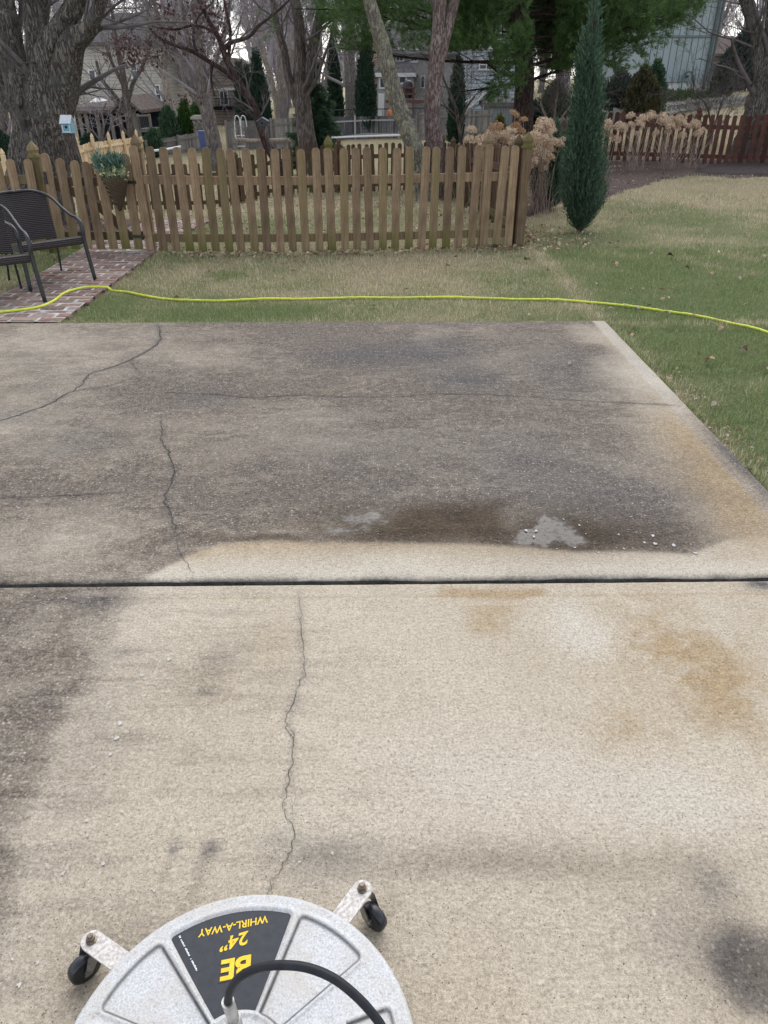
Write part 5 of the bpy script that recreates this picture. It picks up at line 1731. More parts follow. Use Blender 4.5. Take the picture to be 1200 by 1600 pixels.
arb("tall grey green spruce behind the right tree", 1150, 150, 40, 60, 40, leafy("grey_spruce", [(0, (.022, .032, .030)), (.5, (.050, .066, .062)), (1, (.10, .125, .12))], .8, .1, .2, 1.0), 3200, 14, "spruce_tree")
arb("low clipped dark bush in front of the dark porch", 140, 228, 211, 30, 34, M_ARB, 1300, 15, "clipped_bush")
arb("dark evergreen mass at the far left edge behind the fence", 4, 245, 205, 70, 30, M_ARB, 2200, 16, "evergreen_bush")
arb("low grey green plants spilling by the porch steps", 240, 212, 203, 26, 38, M_SPR, 700, 17, "low_shrub")
arb("yellow green leafy shrub between the pine and the grey fence", 780, 202, 180, 24, 24, leafy("yellow_shrub", [(0, (.05, .06, .012)), (.6, (.13, .14, .03)), (1, (.22, .21, .06))], .7, .2, .2), 500, 18, "leafy_shrub")
arb("dark green shrub between the hydrangeas and the lawn juniper", 858, 300, 190, 46, 12.2, M_JUN, 2200, 19, "dark_shrub", (.05, .007))
arb("shaggy grey green bush behind the hydrangeas, right of the pine trunk", 862, 205, 128, 62, 27, leafy("grey_bush", [(0, (.04, .055, .04)), (.5, (.09, .115, .08)), (1, (.17, .195, .145))], .8, .2, .2, 1.5), 2600, 21, "bush")
arb("dark evergreen bush low behind the pine trunk", 832, 205, 160, 46, 25.5, M_ARB, 1500, 22, "bush")
bare_tree("shrub_tree", "pale arching bare shrub between the pine and the lawn juniper", 24.5, [[(868, 205, 2), (866, 185, 1.8), (868, 165, 1.5), (872, 140, 1)], [(866, 203, 2), (852, 180, 1.6), (846, 160, 1.2), (850, 140, 1)], [(868, 200, 1.6), (880, 180, 1.3), (892, 165, 1)]], M_PALEB, M_TWIG, 23, spec(.6, 9, 7, 5, .1), flare=.1)
# low spreading evergreens along the green house
rg = np.random.default_rng(61)
for q, (px, w) in enumerate(((1052, 34), (1082, 36))):
    c = at(px, 152, 33.5)
    sbs = thing("spreading_juniper", ["low spreading evergreen left under the green siding", "low spreading evergreen right below the coiled hose"][q], "shrub", (c[0], c[1], float(tz(c[0], c[1]))), 0, "low evergreens along the green sided house")
    P = c + np.c_[rg.normal(0, .40, 900) * w / 34, rg.normal(0, .4, 900), rg.uniform(-.45, .12, 900)]
    P[:, 2] = np.maximum(P[:, 2], float(tz(c[0], c[1])) + .03)
    V, f = leaf_cards(rg, P, 8, .05, .14, .4, .4)
    MB().add(V, f).build("foliage", M_ARBY, sbs)
# the spruce behind the three stemmed tree
def spruce(name, label, px, py0, pyt, wpx, Y, seed, m):
    rg = np.random.default_rng(seed)
    b = at(px, py0, Y)
    b[2] = float(tz(b[0], Y))
    h = at(px, pyt, Y)[2] - b[2]
    r = wpx / 2 * mpp(b + [0, 0, h / 3])
    root = thing(name, label, "tree", b)
    MB().tube([b, b + [0, 0, h]], [.09, .01], 8).build("trunk", M_BARKD, root, sm=True)
    P, D = [], []
    for k in range(150):
        f = rg.uniform(.03, .98)
        L = r * (1 - f) ** .75 * rg.uniform(.6, 1.1) + .06
        a = rg.uniform(0, 6.28)
        p = b + [0, 0, h * f]
        d = np.array([math.cos(a), math.sin(a), -.15])
        n = int(L / .05) + 3
        for t_ in np.linspace(.12, 1, n):
            q = p + d * L * t_ + [0, 0, -.12 * L * t_ + .22 * L * t_ ** 2]
            for sgn in (-1, 0, 1):
                P.append(q + rg.normal(0, .03, 3))
                D.append(d + sgn * .8 * np.array([-d[1], d[0], 0]) + [0, 0, -.12])
    P, D = np.array(P), np.array(D)
    D /= np.linalg.norm(D, axis=1, keepdims=True)
    V, f = needles(rg, P, D, 7, .17, .012, .4)
    MB().add(V, f).build("foliage", m, root)
spruce("spruce_tree", "young green spruce with drooping boughs behind the three stemmed tree", 492, 226, 92, 96, 25.2, 71, M_SPR)

# ---------------------------------------------------------------- dried hydrangeas
M_HEAD = leafy("dried_bloom", [(0, (.26, .17, .115)), (.35, (.54, .41, .29)), (.8, (.74, .60, .46)), (1, (.85, .75, .62))], .85, .2, .1)
M_HEADO = leafy("rusty_bloom", [(0, (.20, .115, .065)), (.5, (.44, .28, .165)), (1, (.62, .43, .28))], .85, .2, .1)
M_STALK = noisy("dry_stalk", (.16, .115, .095), (.36, .29, .25), 20, rough=.9, bump=0)
def head_mesh(seed, m):
    rg = np.random.default_rng(seed)
    n = 230
    v = rg.normal(0, 1, (n, 3))
    v /= np.linalg.norm(v, axis=1, keepdims=True)
    v[:, 2] = np.abs(v[:, 2]) * .98 - .55 * rg.random(n)
    c = v * np.array([1, 1, .90]) * rg.uniform(.72, 1.10, (n, 1)) * .098
    V, f = [], []
    nr = v + rg.normal(0, .3, v.shape)
    nr /= np.linalg.norm(nr, axis=1, keepdims=True)
    u = np.cross(nr, rg.normal(0, 1, nr.shape))
    u /= np.linalg.norm(u, axis=1, keepdims=True)
    w = np.cross(nr, u)
    s = .0135
    for k in range(4):
        a = k * np.pi / 2
        d = np.cos(a) * u + np.sin(a) * w
        e = -np.sin(a) * u + np.cos(a) * w
        V.append(np.stack([c, c + d * s * .6 + e * s * .42 + nr * .004, c + d * s * 1.1 + nr * .001, c + d * s * .6 - e * s * .42 + nr * .004], 1).reshape(-1, 3))
    V = np.vstack(V)
    return MB().add(V, np.arange(len(V)).reshape(-1, 4)).mesh("flower_head", m)
HM = [head_mesh(k, M_HEAD) for k in range(3)] + [head_mesh(9, M_HEADO)]
def hydrangea(label, base_px, heads, Y, seed, extra=8, spread=.28, group="dried hydrangea bushes"):
    rg = np.random.default_rng(seed)
    b = np.array([at(base_px, 300, Y)[0], Y, 0])
    b[2] = float(tz(b[0], Y))
    root = thing("hydrangea", label, "hydrangea", b, 0, group)
    mb = MB()
    for (px, py, w, kind) in heads:
        h = at(px, py, Y + rg.normal(0, .16))
        k = (.95 if kind else 1.3) * w * mpp(h) / .19
        o = bpy.data.objects.new("flower_head", HM[3 if kind else rg.integers(0, 3)])
        scene.collection.objects.link(o)
        o.parent = root
        o.location = h - b
        o.scale = (k * rg.uniform(.88, 1.12), k * rg.uniform(.88, 1.12), k * rg.uniform(.82, 1.1))
        o.rotation_euler = (rg.normal(0, .25), rg.normal(0, .25), rg.uniform(0, 6))
        s0 = b + [rg.normal(0, .08), rg.normal(0, .08), 0]
        mid = (s0 + h) / 2 + np.array([rg.normal(0, .05) - .15 * (h[0] - b[0]), rg.normal(0, .04), .06])
        mb.tube(spline([s0, mid, h], 8), np.linspace(.0055, .003, 8), 5)
    for _ in range(extra):
        a = rg.uniform(0, 6.28)
        s0 = b + [rg.normal(0, .09), rg.normal(0, .09), 0]
        L = rg.uniform(.4, .95)
        tip = s0 + np.array([math.cos(a) * spread * rg.uniform(.3, 1.6), math.sin(a) * spread, L])
        mb.tube(spline([s0, (s0 + tip) / 2 + [0, 0, .08], tip], 6), np.linspace(.005, .0022, 6), 4)
    mb.build("stalks", M_STALK, root)
hydrangea("dried hydrangea with a few blooms over the corner of the picket fence", 742, [(737, 203, 13, 0), (733, 218, 13, 0), (752, 219, 17, 0), (768, 222, 15, 0), (757, 229, 17, 0), (748, 240, 12, 0), (775, 199, 22, 1), (771, 211, 20, 0), (785, 210, 15, 0), (790, 217, 13, 0), (796, 216, 13, 0), (805, 221, 16, 0), (812, 217, 14, 0)], 12.6, 1, 10)
hydrangea("tallest dried hydrangea with three rusty blooms in front of the pine trunk", 806, [(804, 178, 16, 1), (818, 187, 13, 1), (806, 198, 17, 1), (814, 205, 17, 1), (800, 207, 13, 0), (829, 221, 15, 0), (834, 213, 14, 0), (820, 226, 16, 0), (812, 231, 14, 0), (826, 233, 15, 0), (822, 243, 14, 0), (843, 246, 15, 0), (834, 252, 13, 0), (818, 255, 12, 0), (826, 262, 12, 0)], 11.6, 2, 26)
hydrangea("dense dried hydrangea beside the lawn juniper", 846, [(847, 191, 15, 0), (856, 194, 15, 0), (842, 201, 13, 0), (854, 207, 15, 0), (858, 198, 12, 0), (850, 217, 13, 0), (841, 222, 12, 0), (848, 228, 14, 0), (856, 228, 13, 0), (862, 235, 12, 0), (850, 240, 16, 0), (845, 248, 14, 0), (852, 250, 12, 0), (858, 246, 13, 0), (839, 247, 12, 0), (857, 258, 12, 0), (849, 262, 11, 0), (864, 222, 13, 0), (838, 212, 12, 0), (862, 205, 12, 0), (845, 235, 12, 0), (858, 218, 12, 0), (872, 214, 14, 1), (880, 221, 13, 0), (875, 225, 12, 0), (838, 238, 12, 0), (844, 258, 12, 0)], 11.9, 3, 34)
hydrangea("small dried hydrangea right beside the juniper, before the red brown fence", 938, [(941, 195, 13, 0), (945, 205, 11, 0), (950, 193, 11, 0), (953, 212, 12, 1), (936, 228, 9, 0), (934, 240, 9, 0), (948, 199, 9, 0)], 16.6, 4, 16, .3)
hydrangea("dried hydrangea, second right of the juniper, with pale stalks", 985, [(968, 197, 15, 0), (973, 200, 12, 0), (963, 218, 12, 0), (987, 195, 10, 0), (995, 210, 10, 0), (986, 181, 11, 0), (1003, 187, 14, 0), (1001, 195, 11, 0)], 16.9, 5, 24, .32)
hydrangea("widest dried hydrangea with a crown of blooms before the red brown fence", 1035, [(1017, 182, 14, 0), (1036, 184, 13, 0), (1041, 190, 13, 0), (1034, 191, 11, 0), (1050, 188, 13, 0), (1060, 186, 13, 0), (1064, 192, 12, 0), (1054, 194, 11, 0), (1066, 212, 11, 0), (1025, 208, 9, 0), (1047, 197, 10, 0), (1058, 200, 9, 0), (1044, 206, 8, 0)], 17.1, 6, 40, .4)
hydrangea("dried hydrangea with low side blooms nearest the right end of the bed", 1072, [(1075, 197, 9, 0), (1087, 194, 13, 0), (1083, 198, 10, 0), (1092, 207, 11, 0), (1097, 203, 8, 0), (1089, 210, 9, 0)], 17.3, 7, 16, .3)
# tangled twigs under the corner hydrangeas
# ---------------------------------------------------------------- leaves on the ground
def leaf_mesh(seed, m, s=1.0):
    rg = np.random.default_rng(seed)
    L, w = .085 * s, .030 * s
    xs_ = np.linspace(0, 1, 9)
    wd = w * np.sin(np.pi * xs_ ** .8) * (1 + .28 * np.sin(xs_ * 19 + seed))
    cz = .022 * s * np.sin(np.pi * xs_ * rg.uniform(.8, 1.3)) + .004
    curl = rg.uniform(.2, .7)
    top = np.c_[xs_ * L - L / 2, wd, cz + curl * wd]
    bot = np.c_[xs_ * L - L / 2, -wd, cz + curl * .6 * wd]
    mid_ = np.c_[xs_ * L - L / 2, wd * 0, cz * .7]
    V = np.vstack([top, mid_, bot])
    i = np.arange(8)
    return MB().add(V, np.stack([i, i + 1, i + 10, i + 9], 1), np.stack([i + 9, i + 10, i + 19, i + 18], 1)).mesh("fallen_leaf", m)
LM = [noisy("leaf_tan", (.26, .17, .11), (.42, .30, .21), 60, rough=.8, bump=0), noisy("leaf_brown", (.10, .055, .035), (.19, .11, .07), 60, rough=.8, bump=0), noisy("leaf_red", (.045, .018, .018), (.09, .035, .03), 60, rough=.7, bump=0), noisy("leaf_pale", (.26, .21, .16), (.40, .34, .27), 60, rough=.8, bump=0)]
lm = [[leaf_mesh(q * 10 + k, LM[q]) for k in range(3)] for q in range(4)]
named = [(1108, 571, 0, 1.0, "large tan dead leaf lying on the green lawn right of the slab"), (1160, 553, 2, .9, "dark red dead leaf on the lawn near the right edge"), (1192, 584, 3, .9, "pale curled leaf on the lawn at the right edge"), (1046, 405, 2, 1.0, "dark leaf on the far lawn right of the juniper"), (1196, 406, 0, 1.1, "brown leaf on the far lawn at the right edge"), (823, 412, 1, 1.0, "brown leaf cluster on the straw patch right of the fence corner"), (774, 391, 2, 1.1, "dark leaf at the foot of the picket fence corner"), (1040, 494, 3, .8, "pale leaf just beyond the yellow hose on the right"), (890, 569, 3, .5, "tiny pale leaf scrap lying on the dark slab"), (960, 418, 0, 1.0, "thin tan leaf in the grass behind the hose")]
rg = np.random.default_rng(77)
def put_leaf(px, py, q, s, label, group):
    p = gnd(px, py, .026)
    if in_slab(p[0], p[1]): p = plane(px, py, .004)
    o = bpy.data.objects.new("fallen_leaf", lm[q][rg.integers(0, 3)])
    scene.collection.objects.link(o)
    o.location = p
    o.scale = (s, s, s)
    o.rotation_euler = (rg.normal(0, .25), rg.normal(0, .25), rg.uniform(0, 6.28))
    tag(o, label, "leaf", group)
for a in named:
    put_leaf(*a, "dead leaves scattered on the ground")
for (px, py) in ((855, 429), (890, 455), (834, 447), (818, 446), (965, 483), (995, 487), (948, 488), (1110, 430), (1070, 428), (1150, 440), (1130, 520), (1180, 500), (985, 530), (1050, 600), (1120, 640), (480, 480), (700, 420), (590, 430), (850, 480), (885, 484), (1095, 385), (1020, 400), (900, 400), (1165, 370), (860, 405), (1130, 350), (1050, 330), (640, 455), (760, 440), (330, 430)):
    put_leaf(px + rg.normal(0, 3), py + rg.normal(0, 2), int(rg.choice([0, 1, 3, 3])), rg.uniform(.4, .7), "small dead leaf lying in the lawn grass", "small dead leaves in the grass")
# litter too thick to count: along the fence, in the beds, inside the yard
def litter(n, poly=None, box=None, zone=None):
    if poly is not None:
        p = np.array(poly)
        x, y = rg.uniform(p[:, 0].min(), p[:, 0].max(), n), rg.uniform(p[:, 1].min(), p[:, 1].max(), n)
        k = in_poly(x, y, poly)
    else:
        x, y = rg.uniform(box[0], box[1], n), rg.uniform(box[2], box[3], n)
        k = rg.random(n) < zone(x, y)
    return np.c_[x[k], y[k]]
pts = np.vstack([litter(2600, box=(-2.4, 1.6, 8.1, 9.2), zone=lambda x, y: np.exp(-((y - fy(x) + .05) / .17) ** 2) * fbm(x * 3, y * 2, 3) * 1.3),
                 litter(2600, poly=BED_M), litter(900, box=(1.6, 3.2, 8.6, 10.6), zone=lambda x, y: np.exp(-((x - 1.7) / .6) ** 2) * .9),
                 litter(1400, poly=BED_R), litter(200, poly=BED_R2), litter(700, poly=BED_OAK), litter(3000, box=(-5, 1.4, 9.2, 18), zone=lambda x, y: .25 + .5 * fbm(x, y, 3)),
                 litter(1500, box=(-4, 7, 5.9, 14), zone=lambda x, y: .42 * fbm(x * 2, y * 2, 3) * free(x, y)), litter(160, box=(1.72, 1.95, 2.8, 5.2), zone=lambda x, y: .8 + 0 * x)])
n = len(pts)
z = tz(pts[:, 0], pts[:, 1]) + .03
C = np.c_[pts, z]
d = rg.normal(0, 1, (n, 3)) * [1, 1, .3]
d /= np.linalg.norm(d, axis=1, keepdims=True)
u = np.cross(d, np.array([0, 0, 1.0]) + rg.normal(0, .45, (n, 3)))
u /= np.linalg.norm(u, axis=1, keepdims=True)
L = rg.uniform(.016, .036, (n, 1)) * np.where(pts[:, 1:2] < 5.4, .45, 1.0)
up = np.array([0, 0, 1.0])
V = np.stack([C - d * L, C + u * L * .5 + up * L * .25, C + d * L, C - u * L * .5 + up * L * .35], 1).reshape(-1, 3)
o = MB().add(V, np.arange(4 * n).reshape(-1, 4)).build("leaf_litter", leafy("litter", [(0, (.10, .062, .042)), (.35, (.24, .155, .105)), (.7, (.42, .31, .22)), (1, (.62, .54, .44))], .85, .15, .1))
tag(o, "dead leaves and chips lying along the fence foot and in the beds", "leaves", kind='stuff')
# ================================================================ far fences, houses and small things
def board_wood(name, stops, lines=True):
    t = NT(name)
    r = t.n('ShaderNodeNewGeometry').outputs['Random Per Island']
    n = t.noise(t.co('Object', (6, 6, .6)), 5, 4, .6)
    c = t.mix(1.0, t.ramp(r, stops), t.ramp(n, [(.3, .7), (.7, 1.2)]), 'MULTIPLY')
    return t.fin(c, .95, .1)
M_BG = board_wood("grey_boards", [(0, (.13, .12, .11)), (.5, (.20, .185, .17)), (1, (.29, .27, .25))])
M_BGD = board_wood("dark_grey_boards", [(0, (.065, .065, .070)), (.5, (.105, .105, .112)), (1, (.16, .16, .17))])
M_BN = board_wood("new_boards", [(0, (.52, .37, .22)), (.5, (.66, .50, .31)), (1, (.78, .63, .43))])
M_BGL = board_wood("pale_grey_boards", [(0, (.17, .16, .15)), (.5, (.25, .24, .22)), (1, (.34, .33, .31))])
def board_fence(name, label, pts, m, bw=.14, gap=.012, every=2.4, post_m=None, cap=.06, top_rail=False, group=None, pale_posts=True, point=0.0):
    """pts: (px, py of the top edge, Y); boards reach the ground"""
    tops = np.array([at(*p) for p in pts])
    base = G3(tops[0][0], tops[0][1])
    root = thing(name, label, "fence", base, 0, group)
    mb, mr = MB(), MB()
    rg = np.random.default_rng(int(abs(tops[0][0]) * 37))
    seg = np.hypot(*np.diff(tops[:, :2], axis=0).T)
    cum = np.concatenate([[0], np.cumsum(seg)])
    L = cum[-1]
    P = lambda s: np.array([np.interp(s, cum, tops[:, c]) for c in range(3)])
    s = 0.0
    while s < L:
        a, b = P(s), P(min(s + bw - gap, L))
        d = (b - a)[:2] / (np.hypot(*(b - a)[:2]) + 1e-9)
        nn = np.array([-d[1], d[0], 0]) * .02
        h = rg.normal(0, .012)
        if point:
            mid = (a + b) / 2
            za = np.array([[*a[:2], float(tz(*a[:2]))], [*b[:2], float(tz(*b[:2]))], [*b[:2], b[2] + h - point], [*mid[:2], mid[2] + h], [*a[:2], a[2] + h - point]])
        else:
            za = np.array([[*a[:2], float(tz(*a[:2]))], [*b[:2], float(tz(*b[:2]))], [*b[:2], b[2] + h], [*a[:2], a[2] + h]])
        n = len(za)
        k = np.arange(n)
        mb.add(np.vstack([za, za + nn]), np.stack([k, (k + 1) % n, (k + 1) % n + n, k + n], 1), [k[::-1]], [k + n])
        s += bw
    mb.build("boards", m, root)
    for f in (.22, .82):
        m2 = MB()
        ss_ = np.linspace(0, L, max(3, int(L / 1.5)))
        for a, b in zip(ss_[:-1], ss_[1:]):
            A, B = P(a), P(b)
            ga, gb_ = float(tz(*A[:2])), float(tz(*B[:2]))
            d = (B - A)[:2] / (np.hypot(*(B - A)[:2]) + 1e-9)
            off = np.array([d[1], -d[0], 0]) * .035
            A[2] = ga + (A[2] - ga) * f
            B[2] = gb_ + (B[2] - gb_) * f
            m2.beam(A + off, B + off, .03, .08)
        m2.build("rail", post_m or m, root)
    s = 0.0
    while s <= L + .01:
        a = P(min(s, L - .001))
        g = float(tz(*a[:2]))
        d = (P(min(s + .1, L)) - P(max(s - .1, 0)))[:2]
        d /= np.hypot(*d)
        off = np.array([d[1], -d[0], 0]) * .07
        q = MB().box(a * [1, 1, 0] + off + [0, 0, (g + a[2] + cap) / 2], (.10, .10, a[2] + cap - g))
        po = q.build("post", post_m or m, root)
        if cap > .1:
            ctop = a + off + [0, 0, cap]
            c = cap_mb(.1, .2)
            c.V = [v + ctop for v in c.V]
            cc = c.build("post_cap", post_m or m, po, origin=base)
        s += every
    return root
M_PALEP = noisy("pale_post", (.28, .27, .25), (.40, .39, .37), 10, rough=.9, bump=0)
board_fence("board_fence", "weathered grey board fence with pale streaks beyond the leaning reddish tree", [(352, 190, 43.5), (400, 188, 44), (486, 182, 45.5)], M_BG)
board_fence("board_fence", "dark grey board fence under the pool railing behind the twin trunks", [(486, 184, 45.6), (560, 182, 45.6), (650, 180, 45.6)], M_BGD, post_m=M_PALEP)
board_fence("board_fence", "tall grey board fence right of the forked trunk, stepping down to the pine", [(652, 176, 45), (705, 173, 44), (770, 172, 42)], M_BG)
board_fence("board_fence", "yellowish new board fence with pointed post caps left of the planter", [(2, 252, 22), (24, 249, 23.5), (97, 236, 26.5), (140, 223, 30), (222, 213.5, 37.5)], M_BN, .12, .010, 2.05, cap=.12)
board_fence("board_fence", "low weathered grey board fence on the slope left of the stone pillar", [(226, 221, 37.6), (270, 214, 39.5), (314, 206, 42)], M_BG, gap=.004)
board_fence("board_fence", "pale grey narrow picket fence climbing behind the red brown fence", [(848, 185, 25), (935, 176, 25), (1000, 165, 26.5), (1060, 157, 28.5), (1110, 152, 30), (1150, 150, 31), (1215, 149, 32)], M_BGL, .10, .035, 2.4, point=.05)
M_DKMET = plain("dark_metal", (.025, .026, .03), .5)
M_WHITE = plain("white_paint", (.70, .71, .72), .5)
# pool railing and ladder
ra, rb = at(505, 172, 46.5), at(668, 169, 46.5)
rl = thing("pool_railing", "black metal railing above the dark grey fence", "railing", G3(ra[0], 46.5))
mb = MB()
lo = at(505, 183, 46.5)[2]
mb.beam(ra, rb, .05, .05)
mb.beam([ra[0], 46.5, lo], [rb[0], 46.5, lo], .05, .05)
mb.build("rail", M_DKMET, rl)
mb = MB()
for x in np.arange(ra[0], rb[0], .30):
    mb.tube([[x, 46.5, lo], [x, 46.5, ra[2]]], [.014, .014], 5)
mb.build("balusters", M_DKMET, rl)
for x in np.arange(ra[0], rb[0] + .1, 2.1):
    MB().box([x, 46.45, (ra[2] + float(tz(x, 46.5))) / 2], (.09, .09, ra[2] - float(tz(x, 46.5)) + .2)).build("post", M_PALEP, rl)
la = at(372, 188, 43)
lad = thing("pool_ladder", "white curved pool ladder handrails over the grey fence", "ladder", G3(la[0], 43))
for dx in (-.16, .16):
    p = spline([la + [dx - .05, 0, -.9], la + [dx - .04, 0, -.2], la + [dx, 0, .10], la + [dx + .10, 0, .22], la + [dx + .22, 0, .10], la + [dx + .26, 0, -.3]], 30)
    MB().tube(p, np.full(30, .025), 8).build("handrail", M_WHITE, lad, sm=True)
for k in range(3):
    MB().box(la + [.05, 0, -.95 + .25 * k - .25], (.42, .06, .04)).build("step", M_WHITE, lad)
# white edging pipes lying at the fence foot
def pipe(label, pts, r, m, name="edging_pipe"):
    p = np.array([at(*q) for q in pts])
    for k in range(len(p)):
        p[k, 2] = max(p[k, 2], float(tz(p[k, 0], p[k, 1])) + r)
    o = MB().tube(spline(p, 24), np.full(24, r), 8).build(name, m, origin=p[0], sm=True)
    o.location = p[0]
    tag(o, label, "pipe")
pipe("long white edging along the foot of the dark grey fence", [(505, 216, 44.6), (570, 213, 44.6), (640, 211, 44.6)], .05, M_WHITE)
pipe("white pipe lying below the low grey fence on the slope", [(236, 236, 34), (262, 233, 34.6), (282, 229, 35)], .045, M_WHITE)
pipe("pale log lying in front of the grey board fence", [(368, 218, 40), (400, 220, 40), (455, 218, 41)], .09, M_PALEB, "log")
# stone pillar and blue bin
pc_ = at(314, 200, 44)
pil = thing("stone_pillar", "square stone pillar with a flat cap behind the grey bare tree", "pillar", G3(pc_[0], 44))
zt, zb = at(314, 186, 44)[2], float(tz(pc_[0], 44))
t = NT("rubble_stone")
w = t.vor(t.co('Object'), 5, out='Color')
e = t.vor(t.co('Object'), 5, 'DISTANCE_TO_EDGE')
c = t.mix(t.ramp(e, [(.02, 1), (.08, 0)]), t.ramp(w, [(.1, (.10, .09, .085)), (.9, (.26, .23, .21))]), (.06, .055, .05))
M_STONE = t.fin(c, .95, .1)
MB().box([pc_[0], 44, (zt + zb) / 2], (.66, .66, zt - zb)).build("shaft", M_STONE, pil)
MB().box([pc_[0], 44, zt + .06], (.82, .82, .12)).box([pc_[0], 44, zt + .15], (.60, .60, .06)).build("cap_stone", noisy("cap_stone", (.26, .24, .22), (.36, .34, .31), 4), pil)
bc = at(318, 216, 40)
bn = thing("storage_bin", "blue plastic bin at the end of the low grey fence", "bin", G3(bc[0], 40))
g0 = float(tz(bc[0], 40))
zt = at(318, 206, 40)[2]
M_BLUE = plain("blue_plastic", (.055, .085, .22), .5)
mb = MB()
w0, w1 = .15, .19
V = np.array([[-w0, -w0, g0], [w0, -w0, g0], [w0, w0, g0], [-w0, w0, g0], [-w1, -w1, zt], [w1, -w1, zt], [w1, w1, zt], [-w1, w1, zt]]) + [bc[0], 40, 0]
mb.add(V, [[0, 3, 2, 1], [4, 5, 6, 7], [0, 1, 5, 4], [1, 2, 6, 5], [2, 3, 7, 6], [3, 0, 4, 7]])
mb.build("body", M_BLUE, bn)
MB().box([bc[0], 40, zt + .03], (.42, .42, .05)).build("lid", plain("blue_lid", (.08, .11, .27), .5), bn)

# birdhouses
def birdhouse(label, px, py, wpx, Y, m_body, m_roof, h=1.25, name="birdhouse", turn=False):
    c = at(px, py, Y)
    w = wpx * mpp(c)
    hh = w * h
    root = thing(name, label, "birdhouse", c)
    f, bk = -w * .5, w * .5
    def tv(V):
        V = np.asarray(V, float)
        return np.stack([V[:, 1], -V[:, 0], V[:, 2]], 1) if turn else V
    prof = [(-w / 2, 0), (w / 2, 0), (w / 2, hh * .62), (0, hh * .95), (-w / 2, hh * .62)]
    mb = MB().prism([(a, b) for a, b in prof], f, bk)
    mb.V = [tv(v) + c for v in mb.V]
    mb.build("body", m_body, root)
    for sg in (-1, 1):
        mb = MB()
        mb.beam([0, 0, 0], [1, 0, 0], 1, 1)
        A, B = np.array([0, 0, hh * 1.03]), np.array([sg * w * .66, 0, hh * .56])
        q = MB().beam(A, B, w * 1.15, w * .07)
        q.V = [tv(v) + c for v in q.V]
        q.build("roof_panel", m_roof, root)
    q = MB().tube([[0, f - .004, hh * .36], [0, f - .001, hh * .36]], [w * .13, w * .13], 14)
    q.V = [v + c for v in q.V]
    q.build("entrance", plain("dark_hole", (.01, .01, .01), .9), root)
    q = MB().box([0, f - .006, hh * .08], (w * .92, .01, w * .12)).box([-w * .36, f - .006, hh * .3], (w * .12, .01, hh * .4)).box([w * .36, f - .006, hh * .3], (w * .12, .01, hh * .4))
    q.V = [v + c for v in q.V]
    q.build("trim", m_roof if name == "birdhouse" else m_body, root)
    return root
birdhouse("blue birdhouse with a white roof on the post by the big old tree", 108, 208, 15, 10.1, noisy("blue_paint", (.12, .27, .36), (.20, .40, .50), 40, rough=.7, bump=0), noisy("chalky_white", (.42, .46, .50), (.62, .65, .68), 40, rough=.8, bump=0), 1.6, turn=True)
q = thing("garden_post", "rough dark leaning wooden post carrying the blue birdhouse", "post", G3(at(119, 260, 10.1)[0], 10.1))
a, b = at(106, 207, 10.1), at(121, 262, 10.1)
b[2] = float(tz(b[0], b[1])) - .05
b[0] = at(126, 262, 10.1)[0]
mb = MB()
rough_tube(mb, np.linspace(b, a, 14), np.linspace(.085, .075, 14), 12, np.random.default_rng(1), .10)
mb.build("shaft", M_BARKD, q, sm=True)
c0 = at(92, 222, 10.1)
pp = spline([a + [.02, 0, -.10], a + [-.10, 0, -.07], c0, c0 + [-.03, 0, -.12]], 14)
MB().tube(pp, np.linspace(.04, .025, 14), 8).build("side_arm", M_BARKD, q, sm=True)
birdhouse("dark slate birdhouse on a thin leaning pole before the grey fence", 411, 197, 14, 15.5, noisy("slate_paint", (.04, .045, .055), (.08, .085, .10), 30, rough=.8, bump=0), noisy("slate_roof", (.12, .13, .15), (.20, .21, .23), 30, rough=.8, bump=0), .85, "slate_birdhouse")
pipe("thin leaning dark pole under the slate birdhouse", [(411, 198, 15.52), (418, 215, 15.5), (427, 250, 15.5)], .035, M_BARKD, "leaning_pole")

# ---------------------------------------------------------------- houses
M_GLASS = plain("window_glass", (.045, .055, .065), .12, .6)
M_TRIM = plain("house_trim", (.62, .63, .64), .6)
def siding(name, c, pitch, vertical=False, dark=.45, var=.1):
    t = NT(name)
    sp = t.n('ShaderNodeSeparateXYZ')
    t.l(t.co('Object'), sp.inputs[0])
    q = t.math('FRACT', t.math('MULTIPLY', sp.outputs[0 if vertical else 2], 1.0 / pitch))
    ln = t.ramp(q, [(0, 1), (.09 if vertical else .14, 1), (.12 if vertical else .2, 0)])
    n = t.noise(t.co('Object', (1, 1, .25)), 2.2, 5, .6)
    c = np.array(c)
    b = t.ramp(n, [(.3, tuple(c * (1 - var))), (.7, tuple(c * (1 + var)))])
    t.bump(t.math('SUBTRACT', 1.0, ln), .02, .6)
    return t.fin(t.mix(ln, b, tuple(c * dark)), .8, .25)
def roofing(name, c):
    t = NT(name)
    w = t.vor(t.co('Object', (1, 1, 2)), 5, out='Color')
    c = np.array(c)
    return t.fin(t.ramp(w, [(.1, tuple(c * .7)), (.9, tuple(c * 1.25))]), .95, .1)
M_ROOF = roofing("grey_shingles", (.12, .115, .115))
M_ROOFB = roofing("brown_shingles", (.13, .105, .095))
def house_root(label, cx_px, Y, name="house"):
    p = at(cx_px, 150, Y)
    return thing(name, label, "house", G3(p[0], Y))
